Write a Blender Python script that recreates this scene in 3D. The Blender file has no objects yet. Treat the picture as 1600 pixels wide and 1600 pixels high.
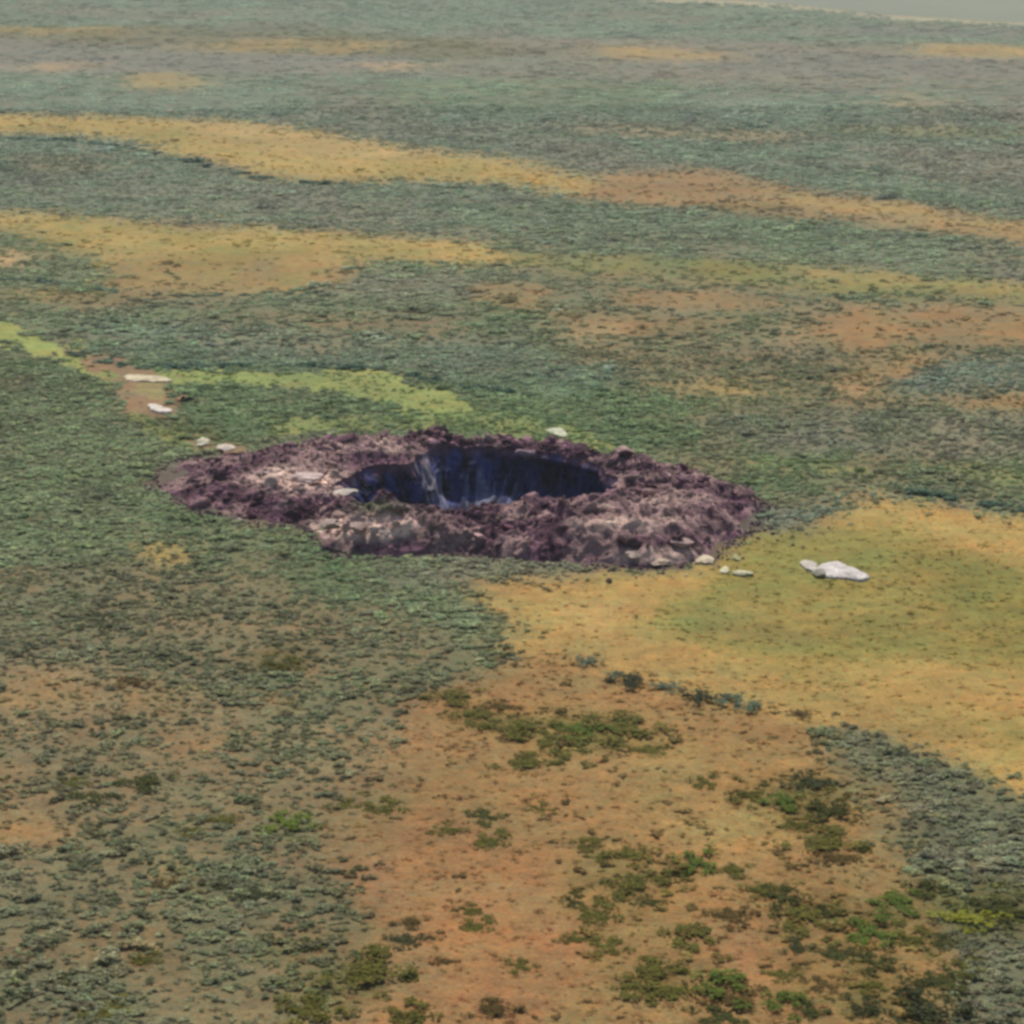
import bpy, bmesh, math, random
import numpy as np
from mathutils import Vector

R = math.radians
random.seed(7)
rng = np.random.default_rng(11)
scene = bpy.context.scene

# ------------------------------------------------------------------ camera
CAM_H = 85.0
FOV = 20.0                                   # square picture
F = 800.0 / math.tan(R(FOV / 2))             # focal length in 1600-px units
PITCH = R(13.0) + math.atan(23.0 / F)
cam_d = bpy.data.cameras.new('camera')
cam = bpy.data.objects.new('camera', cam_d)
scene.collection.objects.link(cam)
scene.camera = cam
cam.location = (0, 0, CAM_H)
cam.rotation_euler = (math.pi / 2 - PITCH, 0, 0)
cam_d.sensor_width = 36
cam_d.angle = R(FOV)
cam_d.clip_start = 1.0
cam_d.clip_end = 120000

# ------------------------------------------------------------------ world, sun, exposure
SUN_EL = 53.0
SUN_AZ = -4.0            # degrees to the right of straight ahead (+Y); the sun stands behind the crater
w = bpy.data.worlds.new('World')
scene.world = w
w.use_nodes = True
nt = w.node_tree
nt.nodes.clear()
sky = nt.nodes.new('ShaderNodeTexSky')
sky.sky_type = 'NISHITA'
sky.sun_disc = False
sky.sun_elevation = R(SUN_EL)
sky.sun_rotation = R(SUN_AZ)
sky.air_density = 1.2
sky.dust_density = 2.0
bg = nt.nodes.new('ShaderNodeBackground')
bg.inputs['Strength'].default_value = 0.09
wo = nt.nodes.new('ShaderNodeOutputWorld')
nt.links.new(sky.outputs[0], bg.inputs['Color'])
nt.links.new(bg.outputs[0], wo.inputs['Surface'])

sd = bpy.data.lights.new('sun', 'SUN')
sd.energy = 3.8
sd.angle = R(0.6)
sd.color = (1.0, 0.93, 0.83)
sun = bpy.data.objects.new('sun', sd)
scene.collection.objects.link(sun)
tosun = Vector((math.sin(R(SUN_AZ)) * math.cos(R(SUN_EL)), math.cos(R(SUN_AZ)) * math.cos(R(SUN_EL)), math.sin(R(SUN_EL))))
sun.rotation_euler = tosun.to_track_quat('Z', 'Y').to_euler()

vs = scene.view_settings
vs.view_transform = 'Standard'
vs.look = 'None'
vs.exposure = 0.27
vs.gamma = 1.0
scene.cycles.pixel_filter_type = 'BLACKMAN_HARRIS'
scene.cycles.filter_width = 3.2
scene.cycles.max_bounces = 5
scene.cycles.volume_bounces = 0
scene.cycles.transparent_max_bounces = 8
KALB = 0.74              # display colour -> base colour

# ------------------------------------------------------------------ helpers
def project(x, y, z):
    cp, sp = math.cos(PITCH), math.sin(PITCH)
    dz = z - CAM_H
    dep = y * cp - dz * sp
    up = y * sp + dz * cp
    return 800 + F * x / dep, 800 - F * up / dep

def unproject(px, py, z=0.0):
    px = np.asarray(px, float); py = np.asarray(py, float)
    cp, sp = math.cos(PITCH), math.sin(PITCH)
    a = (px - 800) / F
    b = (800 - py) / F
    dy = cp + b * sp
    dz = -sp + b * cp
    t = (z - CAM_H) / dz
    return a * t, dy * t

def lin(c, k=KALB):
    out = []
    for v in c:
        v = v / 255.0
        v = v / 12.92 if v <= 0.04045 else ((v + 0.055) / 1.055) ** 2.4
        out.append(v * k)
    return np.array(out)

def _hash(ix, iy, iz, seed):
    h = (ix.astype(np.int64) * 374761393 + iy.astype(np.int64) * 668265263 + iz.astype(np.int64) * 2147483647 + seed * 974711) & 0xFFFFFFFF
    h = ((h ^ (h >> 13)) * 1274126177) & 0xFFFFFFFF
    h = (h ^ (h >> 16)) & 0xFFFFFFFF
    h = (h * 2246822519) & 0xFFFFFFFF
    h = h ^ (h >> 15)
    return (h & 0xFFFFFF) / float(0xFFFFFF)

def vnoise(x, y, z=None, seed=0):
    x = np.asarray(x, float); y = np.asarray(y, float)
    ix = np.floor(x); iy = np.floor(y)
    fx = x - ix; fy = y - iy
    fx = fx * fx * fx * (fx * (fx * 6 - 15) + 10); fy = fy * fy * fy * (fy * (fy * 6 - 15) + 10)
    if z is None:
        iz = np.zeros_like(ix)
        a = _hash(ix, iy, iz, seed); b = _hash(ix + 1, iy, iz, seed)
        c = _hash(ix, iy + 1, iz, seed); d = _hash(ix + 1, iy + 1, iz, seed)
        return ((a + (b - a) * fx) * (1 - fy) + (c + (d - c) * fx) * fy) * 2 - 1
    z = np.asarray(z, float)
    iz = np.floor(z); fz = z - iz; fz = fz * fz * (3 - 2 * fz)
    r = []
    for k in (0, 1):
        a = _hash(ix, iy, iz + k, seed); b = _hash(ix + 1, iy, iz + k, seed)
        c = _hash(ix, iy + 1, iz + k, seed); d = _hash(ix + 1, iy + 1, iz + k, seed)
        r.append((a + (b - a) * fx) * (1 - fy) + (c + (d - c) * fx) * fy)
    return (r[0] * (1 - fz) + r[1] * fz) * 2 - 1

def fbm(x, y, z=None, oct=4, seed=0, gain=0.5):
    s = 0; a = 1.0; t = 0; f = 1.0
    for k in range(oct):
        s = s + a * vnoise(x * f + 17.3 * k, y * f - 9.1 * k, None if z is None else z * f + 4.7 * k, seed + k)
        t += a; a *= gain; f *= 2.03
    return s / t

def sstep(a, b, x):
    t = np.clip((x - a) / (b - a), 0, 1)
    return t * t * (3 - 2 * t)

def inpoly(px, py, poly):
    ins = np.zeros(px.shape, bool)
    n = len(poly)
    for i in range(n):
        x0, y0 = poly[i]; x1, y1 = poly[(i + 1) % n]
        if y0 == y1: continue
        c = ((y0 > py) != (y1 > py)) & (px < (x1 - x0) * (py - y0) / (y1 - y0) + x0)
        ins ^= c
    return ins

def ell(cx, cy, rx, ry, n=14):
    return [(cx + rx * math.cos(2 * math.pi * i / n), cy + ry * math.sin(2 * math.pi * i / n)) for i in range(n)]

def link(o):
    scene.collection.objects.link(o)
    return o

def tag(o, label=None, cat=None, group=None, kind=None):
    if label: o['label'] = label
    if cat: o['category'] = cat
    if group: o['group'] = group
    if kind: o['kind'] = kind
    return o

def np_mesh(name, verts, faces, mats=(), cols=None, smooth=False):
    """faces: (n,3) or (n,4) index array"""
    me = bpy.data.meshes.new(name)
    verts = np.asarray(verts, np.float32); faces = np.asarray(faces, np.int32)
    k = faces.shape[1]; n = len(faces)
    me.vertices.add(len(verts)); me.vertices.foreach_set('co', verts.ravel())
    me.loops.add(n * k); me.loops.foreach_set('vertex_index', faces.ravel())
    me.polygons.add(n); me.polygons.foreach_set('loop_start', np.arange(n, dtype=np.int32) * k)
    me.update(calc_edges=True)
    me.validate()
    if smooth: me.polygons.foreach_set('use_smooth', np.ones(len(me.polygons), bool))
    if cols is not None:
        a = me.color_attributes.new('Col', 'FLOAT_COLOR', 'POINT')
        c4 = np.ones((len(verts), 4), np.float32); c4[:, :3] = cols
        a.data.foreach_set('color', c4.ravel())
    for m in mats: me.materials.append(m)
    return me

# ------------------------------------------------------------------ materials
def new_mat(name):
    m = bpy.data.materials.new(name); m.use_nodes = True
    m.node_tree.nodes.clear()
    return m, m.node_tree

def N(t, kind, **kw):
    n = t.nodes.new(kind)
    for k, v in kw.items(): setattr(n, k, v)
    return n

def noise_node(t, co, scale, detail=4, rough=0.6):
    n = N(t, 'ShaderNodeTexNoise'); n.inputs['Scale'].default_value = scale
    n.inputs['Detail'].default_value = detail; n.inputs['Roughness'].default_value = rough
    t.links.new(co, n.inputs['Vector'])
    return n.outputs['Fac']

def mrange(t, v, a, b, c, d):
    n = N(t, 'ShaderNodeMapRange'); t.links.new(v, n.inputs['Value'])
    for k, x in zip(('From Min', 'From Max', 'To Min', 'To Max'), (a, b, c, d)): n.inputs[k].default_value = x
    return n.outputs[0]

def mul(t, a, b):
    n = N(t, 'ShaderNodeMath', operation='MULTIPLY')
    t.links.new(a, n.inputs[0]); t.links.new(b, n.inputs[1]); return n.outputs[0]

def scale_col(t, col, fac):
    n = N(t, 'ShaderNodeVectorMath', operation='SCALE')
    t.links.new(col, n.inputs[0]); t.links.new(fac, n.inputs['Scale']); return n.outputs[0]

def mixc(t, fac, a, b):
    n = N(t, 'ShaderNodeMix', data_type='RGBA')
    for sock, v in ((n.inputs[0], fac), (n.inputs[6], a), (n.inputs[7], b)):
        if hasattr(v, 'is_linked'): t.links.new(v, sock)
        elif isinstance(v, (int, float)): sock.default_value = v
        else: sock.default_value = (*v, 1)
    return n.outputs[2]

def mat_ground():
    m, t = new_mat('tundra_ground')
    co = N(t, 'ShaderNodeNewGeometry').outputs['Position']
    col = N(t, 'ShaderNodeAttribute', attribute_name='Col').outputs['Color']
    f1 = mrange(t, noise_node(t, co, 0.035, 6, 0.66), .3, .7, .82, 1.18)
    f2 = mrange(t, noise_node(t, co, 0.4, 6, 0.7), .3, .7, .74, 1.26)
    f3 = mrange(t, noise_node(t, co, 3.0, 3, 0.6), .25, .75, .72, 1.28)
    c = scale_col(t, col, mul(t, mul(t, f1, f2), f3))
    drift = mixc(t, mrange(t, noise_node(t, co, .11, 5, .65), .36, .64, 0, 1), (1.13, .98, .90), (.90, 1.02, 1.0))
    dm = N(t, 'ShaderNodeVectorMath', operation='MULTIPLY'); t.links.new(c, dm.inputs[0]); t.links.new(drift, dm.inputs[1]); c = dm.outputs[0]
    tint = mixc(t, mrange(t, noise_node(t, co, 0.9, 4, .7), .35, .65, 0, 1), (1.10, .97, .86), (.90, 1.03, 1.08))
    mm = N(t, 'ShaderNodeVectorMath', operation='MULTIPLY'); t.links.new(c, mm.inputs[0]); t.links.new(tint, mm.inputs[1])
    bs = N(t, 'ShaderNodeBsdfPrincipled')
    t.links.new(mm.outputs[0], bs.inputs['Base Color'])
    bs.inputs['Roughness'].default_value = .95
    bs.inputs['Specular IOR Level'].default_value = .15
    bp = N(t, 'ShaderNodeBump'); bp.inputs['Strength'].default_value = .55; bp.inputs['Distance'].default_value = .35
    t.links.new(noise_node(t, co, 1.6, 6, .62), bp.inputs['Height'])
    t.links.new(bp.outputs[0], bs.inputs['Normal'])
    o = N(t, 'ShaderNodeOutputMaterial'); t.links.new(bs.outputs[0], o.inputs[0])
    return m

def mat_foliage(name, transl=.25, lo=.72, hi=1.28):
    m, t = new_mat(name)
    tint = N(t, 'ShaderNodeAttribute', attribute_name='tint', attribute_type='INSTANCER').outputs['Color']
    col = N(t, 'ShaderNodeAttribute', attribute_name='Col').outputs['Color']
    mm = N(t, 'ShaderNodeVectorMath', operation='MULTIPLY'); t.links.new(tint, mm.inputs[0]); t.links.new(col, mm.inputs[1])
    co = N(t, 'ShaderNodeNewGeometry').outputs['Position']
    c = scale_col(t, mm.outputs[0], mrange(t, noise_node(t, co, 1.3, 2), .3, .7, lo, hi))
    d = N(t, 'ShaderNodeBsdfPrincipled'); t.links.new(c, d.inputs['Base Color'])
    d.inputs['Roughness'].default_value = .8; d.inputs['Specular IOR Level'].default_value = .08
    tr = N(t, 'ShaderNodeBsdfTranslucent'); t.links.new(c, tr.inputs['Color'])
    mx = N(t, 'ShaderNodeMixShader'); mx.inputs[0].default_value = transl
    t.links.new(d.outputs[0], mx.inputs[1]); t.links.new(tr.outputs[0], mx.inputs[2])
    o = N(t, 'ShaderNodeOutputMaterial'); t.links.new(mx.outputs[0], o.inputs[0])
    return m

def mat_soil(name, instanced=False):
    m, t = new_mat(name)
    co = N(t, 'ShaderNodeNewGeometry').outputs['Position']
    if instanced:
        col = N(t, 'ShaderNodeAttribute', attribute_name='tint', attribute_type='INSTANCER').outputs['Color']
    else:
        col = N(t, 'ShaderNodeAttribute', attribute_name='Col').outputs['Color']
    f1 = mrange(t, noise_node(t, co, 0.6, 6, .7), .3, .7, .6, 1.4)
    f2 = mrange(t, noise_node(t, co, 3.2, 4, .7), .3, .7, .7, 1.3)
    c = scale_col(t, col, mul(t, f1, f2))
    bs = N(t, 'ShaderNodeBsdfPrincipled'); t.links.new(c, bs.inputs['Base Color'])
    bs.inputs['Roughness'].default_value = .9; bs.inputs['Specular IOR Level'].default_value = .2
    bp = N(t, 'ShaderNodeBump'); bp.inputs['Strength'].default_value = .8; bp.inputs['Distance'].default_value = .35
    t.links.new(noise_node(t, co, 1.7, 7, .65), bp.inputs['Height'])
    t.links.new(bp.outputs[0], bs.inputs['Normal'])
    o = N(t, 'ShaderNodeOutputMaterial'); t.links.new(bs.outputs[0], o.inputs[0])
    return m

def mat_water():
    m, t = new_mat('lake_water')
    co = N(t, 'ShaderNodeNewGeometry').outputs['Position']
    bs = N(t, 'ShaderNodeBsdfPrincipled')
    c = mixc(t, noise_node(t, co, .01, 3), tuple(lin((114, 121, 102))), tuple(lin((136, 140, 120))))
    t.links.new(c, bs.inputs['Base Color'])
    bs.inputs['Roughness'].default_value = .6; bs.inputs['IOR'].default_value = 1.33
    bs.inputs['Specular IOR Level'].default_value = .08
    bp = N(t, 'ShaderNodeBump'); bp.inputs['Strength'].default_value = .15; bp.inputs['Distance'].default_value = .1
    t.links.new(noise_node(t, co, .8, 4), bp.inputs['Height']); t.links.new(bp.outputs[0], bs.inputs['Normal'])
    o = N(t, 'ShaderNodeOutputMaterial'); t.links.new(bs.outputs[0], o.inputs[0])
    return m

M_GROUND = mat_ground()
M_LEAF = mat_foliage('shrub_leaves')
M_TUFT = mat_foliage('grass_blades', .3, .8, 1.2)
M_SOIL = mat_soil('thrown_out_soil')
M_CLOD = mat_soil('clod_soil', True)
M_WATER = mat_water()

# ------------------------------------------------------------------ plant cover (a map of the ground, in metres)
# name: ground colour, shrub colour, shrub density (0-1), tuft density (0-1)
Z = {
 'willow':  ((103, 110, 79),  (130, 141, 104), .80, .15),
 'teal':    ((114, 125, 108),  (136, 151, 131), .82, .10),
 'green':   ((98, 116, 76),  (118, 142, 98),   .85, .15),
 'grey':    ((128, 122, 104), (140, 134, 116), .50, .30),
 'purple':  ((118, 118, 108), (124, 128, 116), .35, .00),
 'lime':    ((144, 152, 84), (120, 142, 78),  .03, .60),
 'ochre':   ((175, 145, 82), (128, 122, 76),  .004, .5),
 'peach':   ((180, 150, 108), (112, 116, 72), .00, .2),
 'orange':  ((152, 119, 72), (140, 112, 62),    .05, .9),
 'rust':    ((158, 113, 74), (124, 104, 62),    .008, .9),
 'olive':   ((128, 122, 58), (118, 122, 64),   .002, .8),
 'brown':   ((132, 115, 82), (120, 118, 86),  .30, .6),
 'bare':    ((138, 114, 86), (98, 96, 52),    .02, .1),
 'moss':    ((90, 86, 36), (88, 92, 32),    .45, .6),
 'dry':     ((126, 112, 68), (128, 122, 76), .0, .5),
 'sedge':   ((112, 112, 52), (128, 122, 76), .0, .5),
 'straw':   ((170, 146, 86), (190, 163, 94),  .22, .0),
 'ash':     ((104, 103, 78),  (122, 122, 94), .85, .10),
 'sand':    ((176, 170, 140), (98, 96, 52),   .0, .0),
}
ZL = {k: (lin(v[0]), lin(v[1]), v[2], v[3]) for k, v in Z.items()}

# (kind, outline in survey units, strength, patchiness 0-1, patch size m)
ZONES = [
 ('purple', [(-900,-230),(2600,-230),(2600,-20),(-900,-20)], .5, .6, 90),
 ('ochre', [(-600,-100),(800,-60),(900,-40),(-600,-70)], .7, .5, 60),
 ('ochre', [(1700,-150),(3000,-120),(3000,-90),(1700,-110)], .7, .5, 60),
 # far slope
 ('grey', [(-500,40),(0,45),(850,60),(1700,90),(1700,160),(900,130),(0,115),(-500,110)], .75, .3, 60),
 ('moss', [(-400,35),(0,38),(200,42),(500,44),(700,60),(860,86),(700,98),(560,88),(300,72),(0,56),(-400,50)], .55, .35, 25),
 ('ochre', [(-300,42),(130,44),(260,48),(160,54),(-300,52)], .55, .3, 20),
 ('ochre', [(310,66),(420,60),(640,66),(560,82),(420,80),(320,78)], .6, .45, 15),
 ('purple', [(-400,62),(0,64),(200,78),(420,86),(650,92),(640,112),(420,122),(200,116),(0,108),(-400,104)], .85, .2, 30),
 ('purple', [(1000,78),(1250,84),(1700,100),(1700,132),(1350,124),(1050,112)], .8, .3, 30),
 ('purple', [(1280,42),(1500,44),(1700,46),(1700,60),(1300,56)], .8, .1, 30),
 ('peach', ell(92,102,48,8), .85, .1, 10),
 ('peach', ell(612,110,40,7), .9, .1, 10),
 ('ochre', [(185,122),(260,120),(322,128),(318,138),(240,140),(190,134)], .7, .2, 12),
 ('ochre', [(930,80),(1000,76),(1080,84),(1150,88),(1140,97),(1040,98),(940,92)], .75, .2, 12),
 ('ochre', [(1430,74),(1520,72),(1700,84),(1700,94),(1560,92),(1440,88)], .7, .2, 12),
 ('peach', ell(1430,166,40,14), .55, .2, 12),
 ('brown', [(850,195),(1000,192),(1200,205),(1350,215),(1200,225),(980,215),(860,212)], .5, .3, 25),
 ('peach', [(960,203),(1140,208),(1300,218),(1200,224),(1000,214)], .35, .3, 25),
 ('olive', [(1280,198),(1480,200),(1700,212),(1700,222),(1440,216),(1280,208)], .45, .2, 25),
 ('grey', [(1330,225),(1700,225),(1700,300),(1400,280)], .6, .4, 30),
 ('green', [(560,135),(800,128),(1050,130),(1040,175),(820,178),(600,172)], .4, .2, 30),
 ('brown', [(0,236),(120,240),(200,252),(110,272),(0,268)], .5, .4, 20),
 ('grey', [(820,225),(900,225),(1060,255),(960,275),(860,250)], .6, .3, 20),
 # long pale band
 ('straw', [(-600,160),(-200,172),(0,178),(170,181),(330,188),(420,194),(520,213),(640,232),(800,250),(900,272),(975,300),(900,302),(800,287),(640,281),(520,283),(430,279),(370,262),(270,241),(200,216),(100,206),(0,205),(-200,200),(-600,190)], .98, 0, 20),
 ('olive', [(-200,186),(0,190),(180,194),(330,222),(380,240),(260,236),(180,212),(0,203)], .25, .3, 12),
 ('orange', [(950,272),(1070,260),(1150,270),(1250,295),(1400,314),(1600,345),(1900,400),(1900,445),(1600,382),(1500,366),(1400,352),(1280,342),(1150,330),(1060,322),(950,318),(890,302)], .9, .12, 18),
 ('straw', [(1180,290),(1400,318),(1600,350),(1600,372),(1480,352),(1300,335),(1180,310)], .7, .2, 18),
 ('moss', [(1090,308),(1220,318),(1300,340),(1200,345),(1080,330)], .5, .4, 12),
 ('olive', [(0,188),(300,196),(560,228),(800,262),(900,290),(640,278),(430,276),(200,214)], .45, .75, 22),
 ('peach', [(280,190),(420,196),(560,222),(700,244),(560,250),(400,235)], .5, .4, 16),
 ('grey', [(960,275),(1150,268),(1400,314),(1700,365),(1700,380),(1400,350),(1150,332),(960,318)], .4, .7, 16),
 # second band
 ('straw', [(-600,300),(-200,320),(0,330),(150,343),(350,354),(550,362),(760,378),(830,400),(760,412),(560,402),(536,432),(500,446),(380,452),(250,456),(180,444),(160,410),(60,380),(0,352),(-200,345),(-600,330)], .97, .05, 15),
 ('orange', [(240,400),(540,400),(536,432),(500,446),(380,452),(250,456),(185,444),(170,415)], .7, .2, 10),
 ('willow', [(-100,364),(30,366),(100,392),(170,405),(180,440),(100,450),(0,440),(-100,440)], .9, .15, 10),
 ('olive', [(780,388),(900,392),(1100,402),(1300,414),(1600,440),(1900,465),(1900,510),(1600,482),(1400,462),(1200,450),(1000,440),(860,425),(790,410)], .75, .35, 14),
 ('ochre', [(1240,412),(1400,425),(1600,445),(1800,470),(1800,480),(1560,456),(1380,442),(1250,428)], .55, .3, 14),
 ('brown', [(860,420),(1040,425),(1250,445),(1200,470),(1000,462),(860,440)], .6, .35, 14),
 ('grey', [(540,420),(740,425),(760,460),(620,470),(520,455)], .5, .3, 12),
 ('peach', ell(12,404,38,14), .95, 0, 8),
 ('ochre', ell(62,462,48,11), .7, .2, 8),
 ('orange', [(90,462),(150,455),(210,452),(190,476),(110,480)], .65, .3, 8),
 ('moss', [(-60,445),(60,448),(60,500),(-60,490)], .35, .3, 8),
 ('olive', [(0,332),(350,356),(700,376),(820,400),(560,402),(500,440),(250,450),(170,415),(60,372)], .5, .75, 12),
 ('brown', [(170,400),(540,405),(500,446),(250,456),(180,440)], .55, .7, 7),
 # brown and orange mosaic on the right
 ('brown', [(830,480),(1000,455),(1250,465),(1400,480),(1700,500),(1700,640),(1400,640),(1180,640),(1000,610),(900,560)], .75, .35, 14),
 ('brown', [(290,500),(400,478),(560,486),(700,500),(780,535),(640,556),(480,560),(330,545)], .65, .35, 12),
 ('orange', [(736,438),(800,436),(856,450),(850,478),(780,484),(745,468)], .75, .35, 6),
 ('orange', [(940,462),(1040,454),(1140,456),(1220,474),(1140,484),(1040,478),(950,476)], .75, .45, 6),
 ('orange', [(860,482),(940,500),(1100,500),(1100,520),(1000,528),(920,528),(840,502)], .65, .4, 7),
 ('peach', ell(952,522,32,9), .8, .2, 6),
 ('peach', ell(1240,530,50,9), .5, .45, 5),
 ('orange', [(1260,520),(1330,478),(1450,474),(1600,486),(1900,500),(1900,560),(1600,542),(1450,532),(1340,552),(1290,546)], .8, .4, 7),
 ('rust', [(1300,505),(1360,500),(1370,535),(1310,540)], .6, .2, 8),
 ('orange', [(1300,606),(1340,575),(1440,546),(1480,552),(1420,590),(1370,618),(1320,622)], .8, .25, 8),
 ('peach', ell(1330,606,30,9), .7, .2, 6),
 ('orange', [(1500,636),(1560,614),(1640,606),(1800,610),(1800,640),(1620,644)], .85, .15, 8),
 ('ochre', [(1040,596),(1180,588),(1230,612),(1140,626),(1040,618)], .5, .4, 8),
 ('teal', [(1400,590),(1500,560),(1600,556),(1700,560),(1700,605),(1560,612),(1440,622),(1400,612)], .7, .2, 8),
 ('grey', [(1080,660),(1300,640),(1700,660),(1700,715),(1400,712),(1200,706)], .6, .35, 8),
 ('purple', [(1230,680),(1320,676),(1340,708),(1240,712)], .5, .2, 6),
 # thick scrub behind the crater
 ('green', [(280,600),(560,612),(760,640),(900,600),(1100,632),(1100,700),(950,715),(860,690),(540,668),(300,690)], .6, .2, 12),
 ('teal', [(110,520),(300,500),(800,540),(1000,590),(900,620),(740,600),(640,578),(300,574),(130,560)], .5, .2, 12),
 # wet green runnel
 ('lime', [(-120,452),(-30,490),(0,503),(60,528),(110,548),(100,568),(40,552),(0,536),(-120,505)], 1, 0, 6),
 ('lime', [(110,552),(190,580),(290,580),(420,584),(560,578),(650,596),(730,624),(750,642),(640,644),(540,612),(400,606),(300,606),(270,600),(240,604),(200,604),(100,570)], .85, .12, 6),
 ('lime', [(600,592),(680,598),(720,628),(640,634)], .5, .3, 5),
 ('lime', [(215,655),(260,668),(330,688),(300,700),(250,684),(200,655)], .6, .2, 5),
 ('moss', [(240,650),(300,664),(400,690),(370,700),(310,690),(260,672)], .7, .1, 5),
 ('lime', [(420,655),(560,655),(760,640),(870,662),(960,690),(1000,706),(900,700),(780,680),(600,668),(430,684)], .55, .35, 7),
 ('lime', [(1080,706),(1250,716),(1400,745),(1200,735)], .35, .4, 7),
 ('lime', [(1420,732),(1600,734),(1800,742),(1800,764),(1560,756)], .6, .25, 7),
 ('bare', [(92,544),(150,560),(270,580),(280,602),(270,652),(232,662),(200,640),(194,600),(120,568)], .95, 0, 5),
 ('orange', [(195,630),(240,635),(250,658),(215,660)], .5, 0, 5),
 ('lime', [(225,600),(270,596),(262,628),(230,630)], .35, .2, 4),
 ('bare', [(295,684),(370,690),(420,700),(370,716),(310,704)], .8, 0, 4),
 # left scrub
 ('brown', [(180,880),(420,900),(480,960),(300,1010),(180,960)], .55, .35, 6),
 ('ochre', [(196,856),(240,850),(306,862),(290,878),(240,884),(205,876)], .95, 0, 4),
 # meadow on the right
 ('ochre', [(1350,776),(1430,774),(1600,802),(2000,870),(2000,1420),(1600,1248),(1520,1212),(1440,1176),(1330,1136),(1200,1104),(1100,1074),(960,1044),(860,1014),(800,972),(738,938),(752,914),(900,897),(1100,880),(1170,850),(1240,820)], .97, .03, 8),
 ('olive', [(1130,862),(1230,822),(1400,826),(1480,850),(1600,880),(1900,940),(1900,1100),(1600,1050),(1450,1028),(1280,1044),(1120,1012),(1005,990),(1030,944),(1100,918)], .92, .12, 8),
 ('lime', [(1010,990),(1030,940),(1120,920),(1200,940),(1180,1000),(1110,1010)], .35, .2, 6),
 ('lime', [(1150,860),(1300,835),(1440,860),(1400,885),(1250,880)], .3, .2, 6),
 ('ochre', [(1130,930),(1300,925),(1480,960),(1420,985),(1250,965),(1120,955)], .35, .4, 6),
 ('dry', [(1100,940),(1220,960),(1300,1000),(1180,1010),(1080,980)], .5, .6, 4),
 ('sedge', [(1270,850),(1500,880),(1700,940),(1700,1010),(1500,960),(1350,905),(1280,880)], .35, .7, 5),
 ('olive', [(1150,1010),(1300,1060),(1600,1140),(1700,1230),(1500,1170),(1300,1110),(1150,1050)], .5, .75, 5),
 ('peach', [(900,930),(1000,950),(980,1010),(880,990)], .4, .6, 4),
 ('ochre', [(1340,900),(1420,904),(1450,922),(1370,928)], .55, .1, 4),
 ('orange', [(900,1000),(1000,1010),(1250,1060),(1420,1100),(1560,1170),(1500,1190),(1300,1130),(1100,1075),(950,1040),(860,1012)], .45, .25, 6),
 ('orange', [(745,915),(820,905),(900,925),(820,950),(760,940)], .4, .2, 6),
 ('teal', [(1080,760),(1200,790),(1340,776),(1430,766),(1600,790),(1600,800),(1420,776),(1340,782),(1240,820),(1180,830)], .7, .1, 6),
 ('purple', [(1180,808),(1260,800),(1270,822),(1190,832)], .6, .1, 5),
 ('ochre', [(770,975),(860,1005),(1200,1092),(1330,1122),(1312,1152),(1190,1120),(940,1062),(820,1040),(770,1030)], .96, .08, 4),
 # heath in the foreground
 ('ash', [(-200,900),(250,880),(700,1000),(640,1200),(560,1300),(640,1500),(560,1700),(-200,1760)], .6, .3, 7),
 ('brown', [(-200,900),(250,880),(700,1000),(640,1200),(560,1300),(640,1500),(560,1700),(-200,1760)], .5, .6, 6),
 ('brown', [(-200,1060),(120,1050),(330,1090),(640,1100),(700,1060),(820,1020),(640,1180),(560,1240),(420,1290),(240,1270),(0,1340),(-200,1360)], .75, .45, 5),
 ('brown', [(330,960),(600,940),(760,1010),(700,1060),(420,1060),(300,1020)], .45, .45, 4),
 ('orange', [(870,1018),(960,1050),(1200,1108),(1290,1140),(1310,1200),(1350,1260),(1400,1330),(1470,1390),(1450,1440),(1500,1500),(1470,1600),(1440,1760),(330,1760),(430,1600),(520,1560),(600,1500),(560,1420),(520,1350),(500,1280),(560,1210),(650,1140),(670,1085),(740,1060),(820,1030)], .96, .1, 5),
 ('rust', [(530,1330),(620,1280),(760,1290),(900,1360),(960,1440),(850,1620),(600,1640),(560,1450)], .65, .4, 5),
 ('rust', [(620,1090),(760,1060),(860,1100),(780,1180),(640,1180)], .45, .4, 4),
 ('rust', [(1040,1440),(1180,1420),(1240,1500),(1120,1540)], .6, .4, 4),
 ('ochre', [(1000,1140),(1250,1180),(1290,1300),(1120,1340),(960,1260)], .35, .4, 5),
 ('olive', [(690,1100),(800,1090),(1030,1120),(1040,1168),(860,1180),(700,1130)], .35, .45, 3),
 ('orange', ell(60,1090,70,22), .7, .4, 3), ('orange', ell(240,1090,60,18), .7, .4, 3),
 ('orange', ell(450,1098,26,12), .85, .1, 3), ('orange', ell(300,1160,50,14), .8, .2, 3),
 ('orange', [(-200,1260),(40,1262),(140,1290),(120,1315),(-200,1330)], .75, .25, 4),
 ('ochre', ell(268,1365,30,14), .7, .2, 3), ('rust', ell(240,1520,70,20), .4, .4, 3),
 ('orange', ell(190,1490,90,16), .4, .5, 3), ('orange', ell(20,1215,50,16), .4, .3, 3),
 ('moss', [(400,1470),(560,1440),(640,1480),(600,1560),(480,1600),(420,1560)], .5, .4, 3),
 ('moss', [(380,1260),(470,1255),(490,1300),(430,1315)], .5, .3, 3),
 ('moss', ell(440,1035,55,22), .6, .35, 3),
 ('brown', [(440,1180),(600,1140),(640,1200),(600,1300),(620,1400),(660,1500),(600,1600),(560,1760),(300,1760),(380,1560),(420,1400),(400,1280)], .6, .5, 4),
 ('moss', [(1180,1370),(1300,1385),(1420,1430),(1490,1520),(1440,1600),(1330,1610),(1200,1500)], .6, .65, 3),
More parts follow.
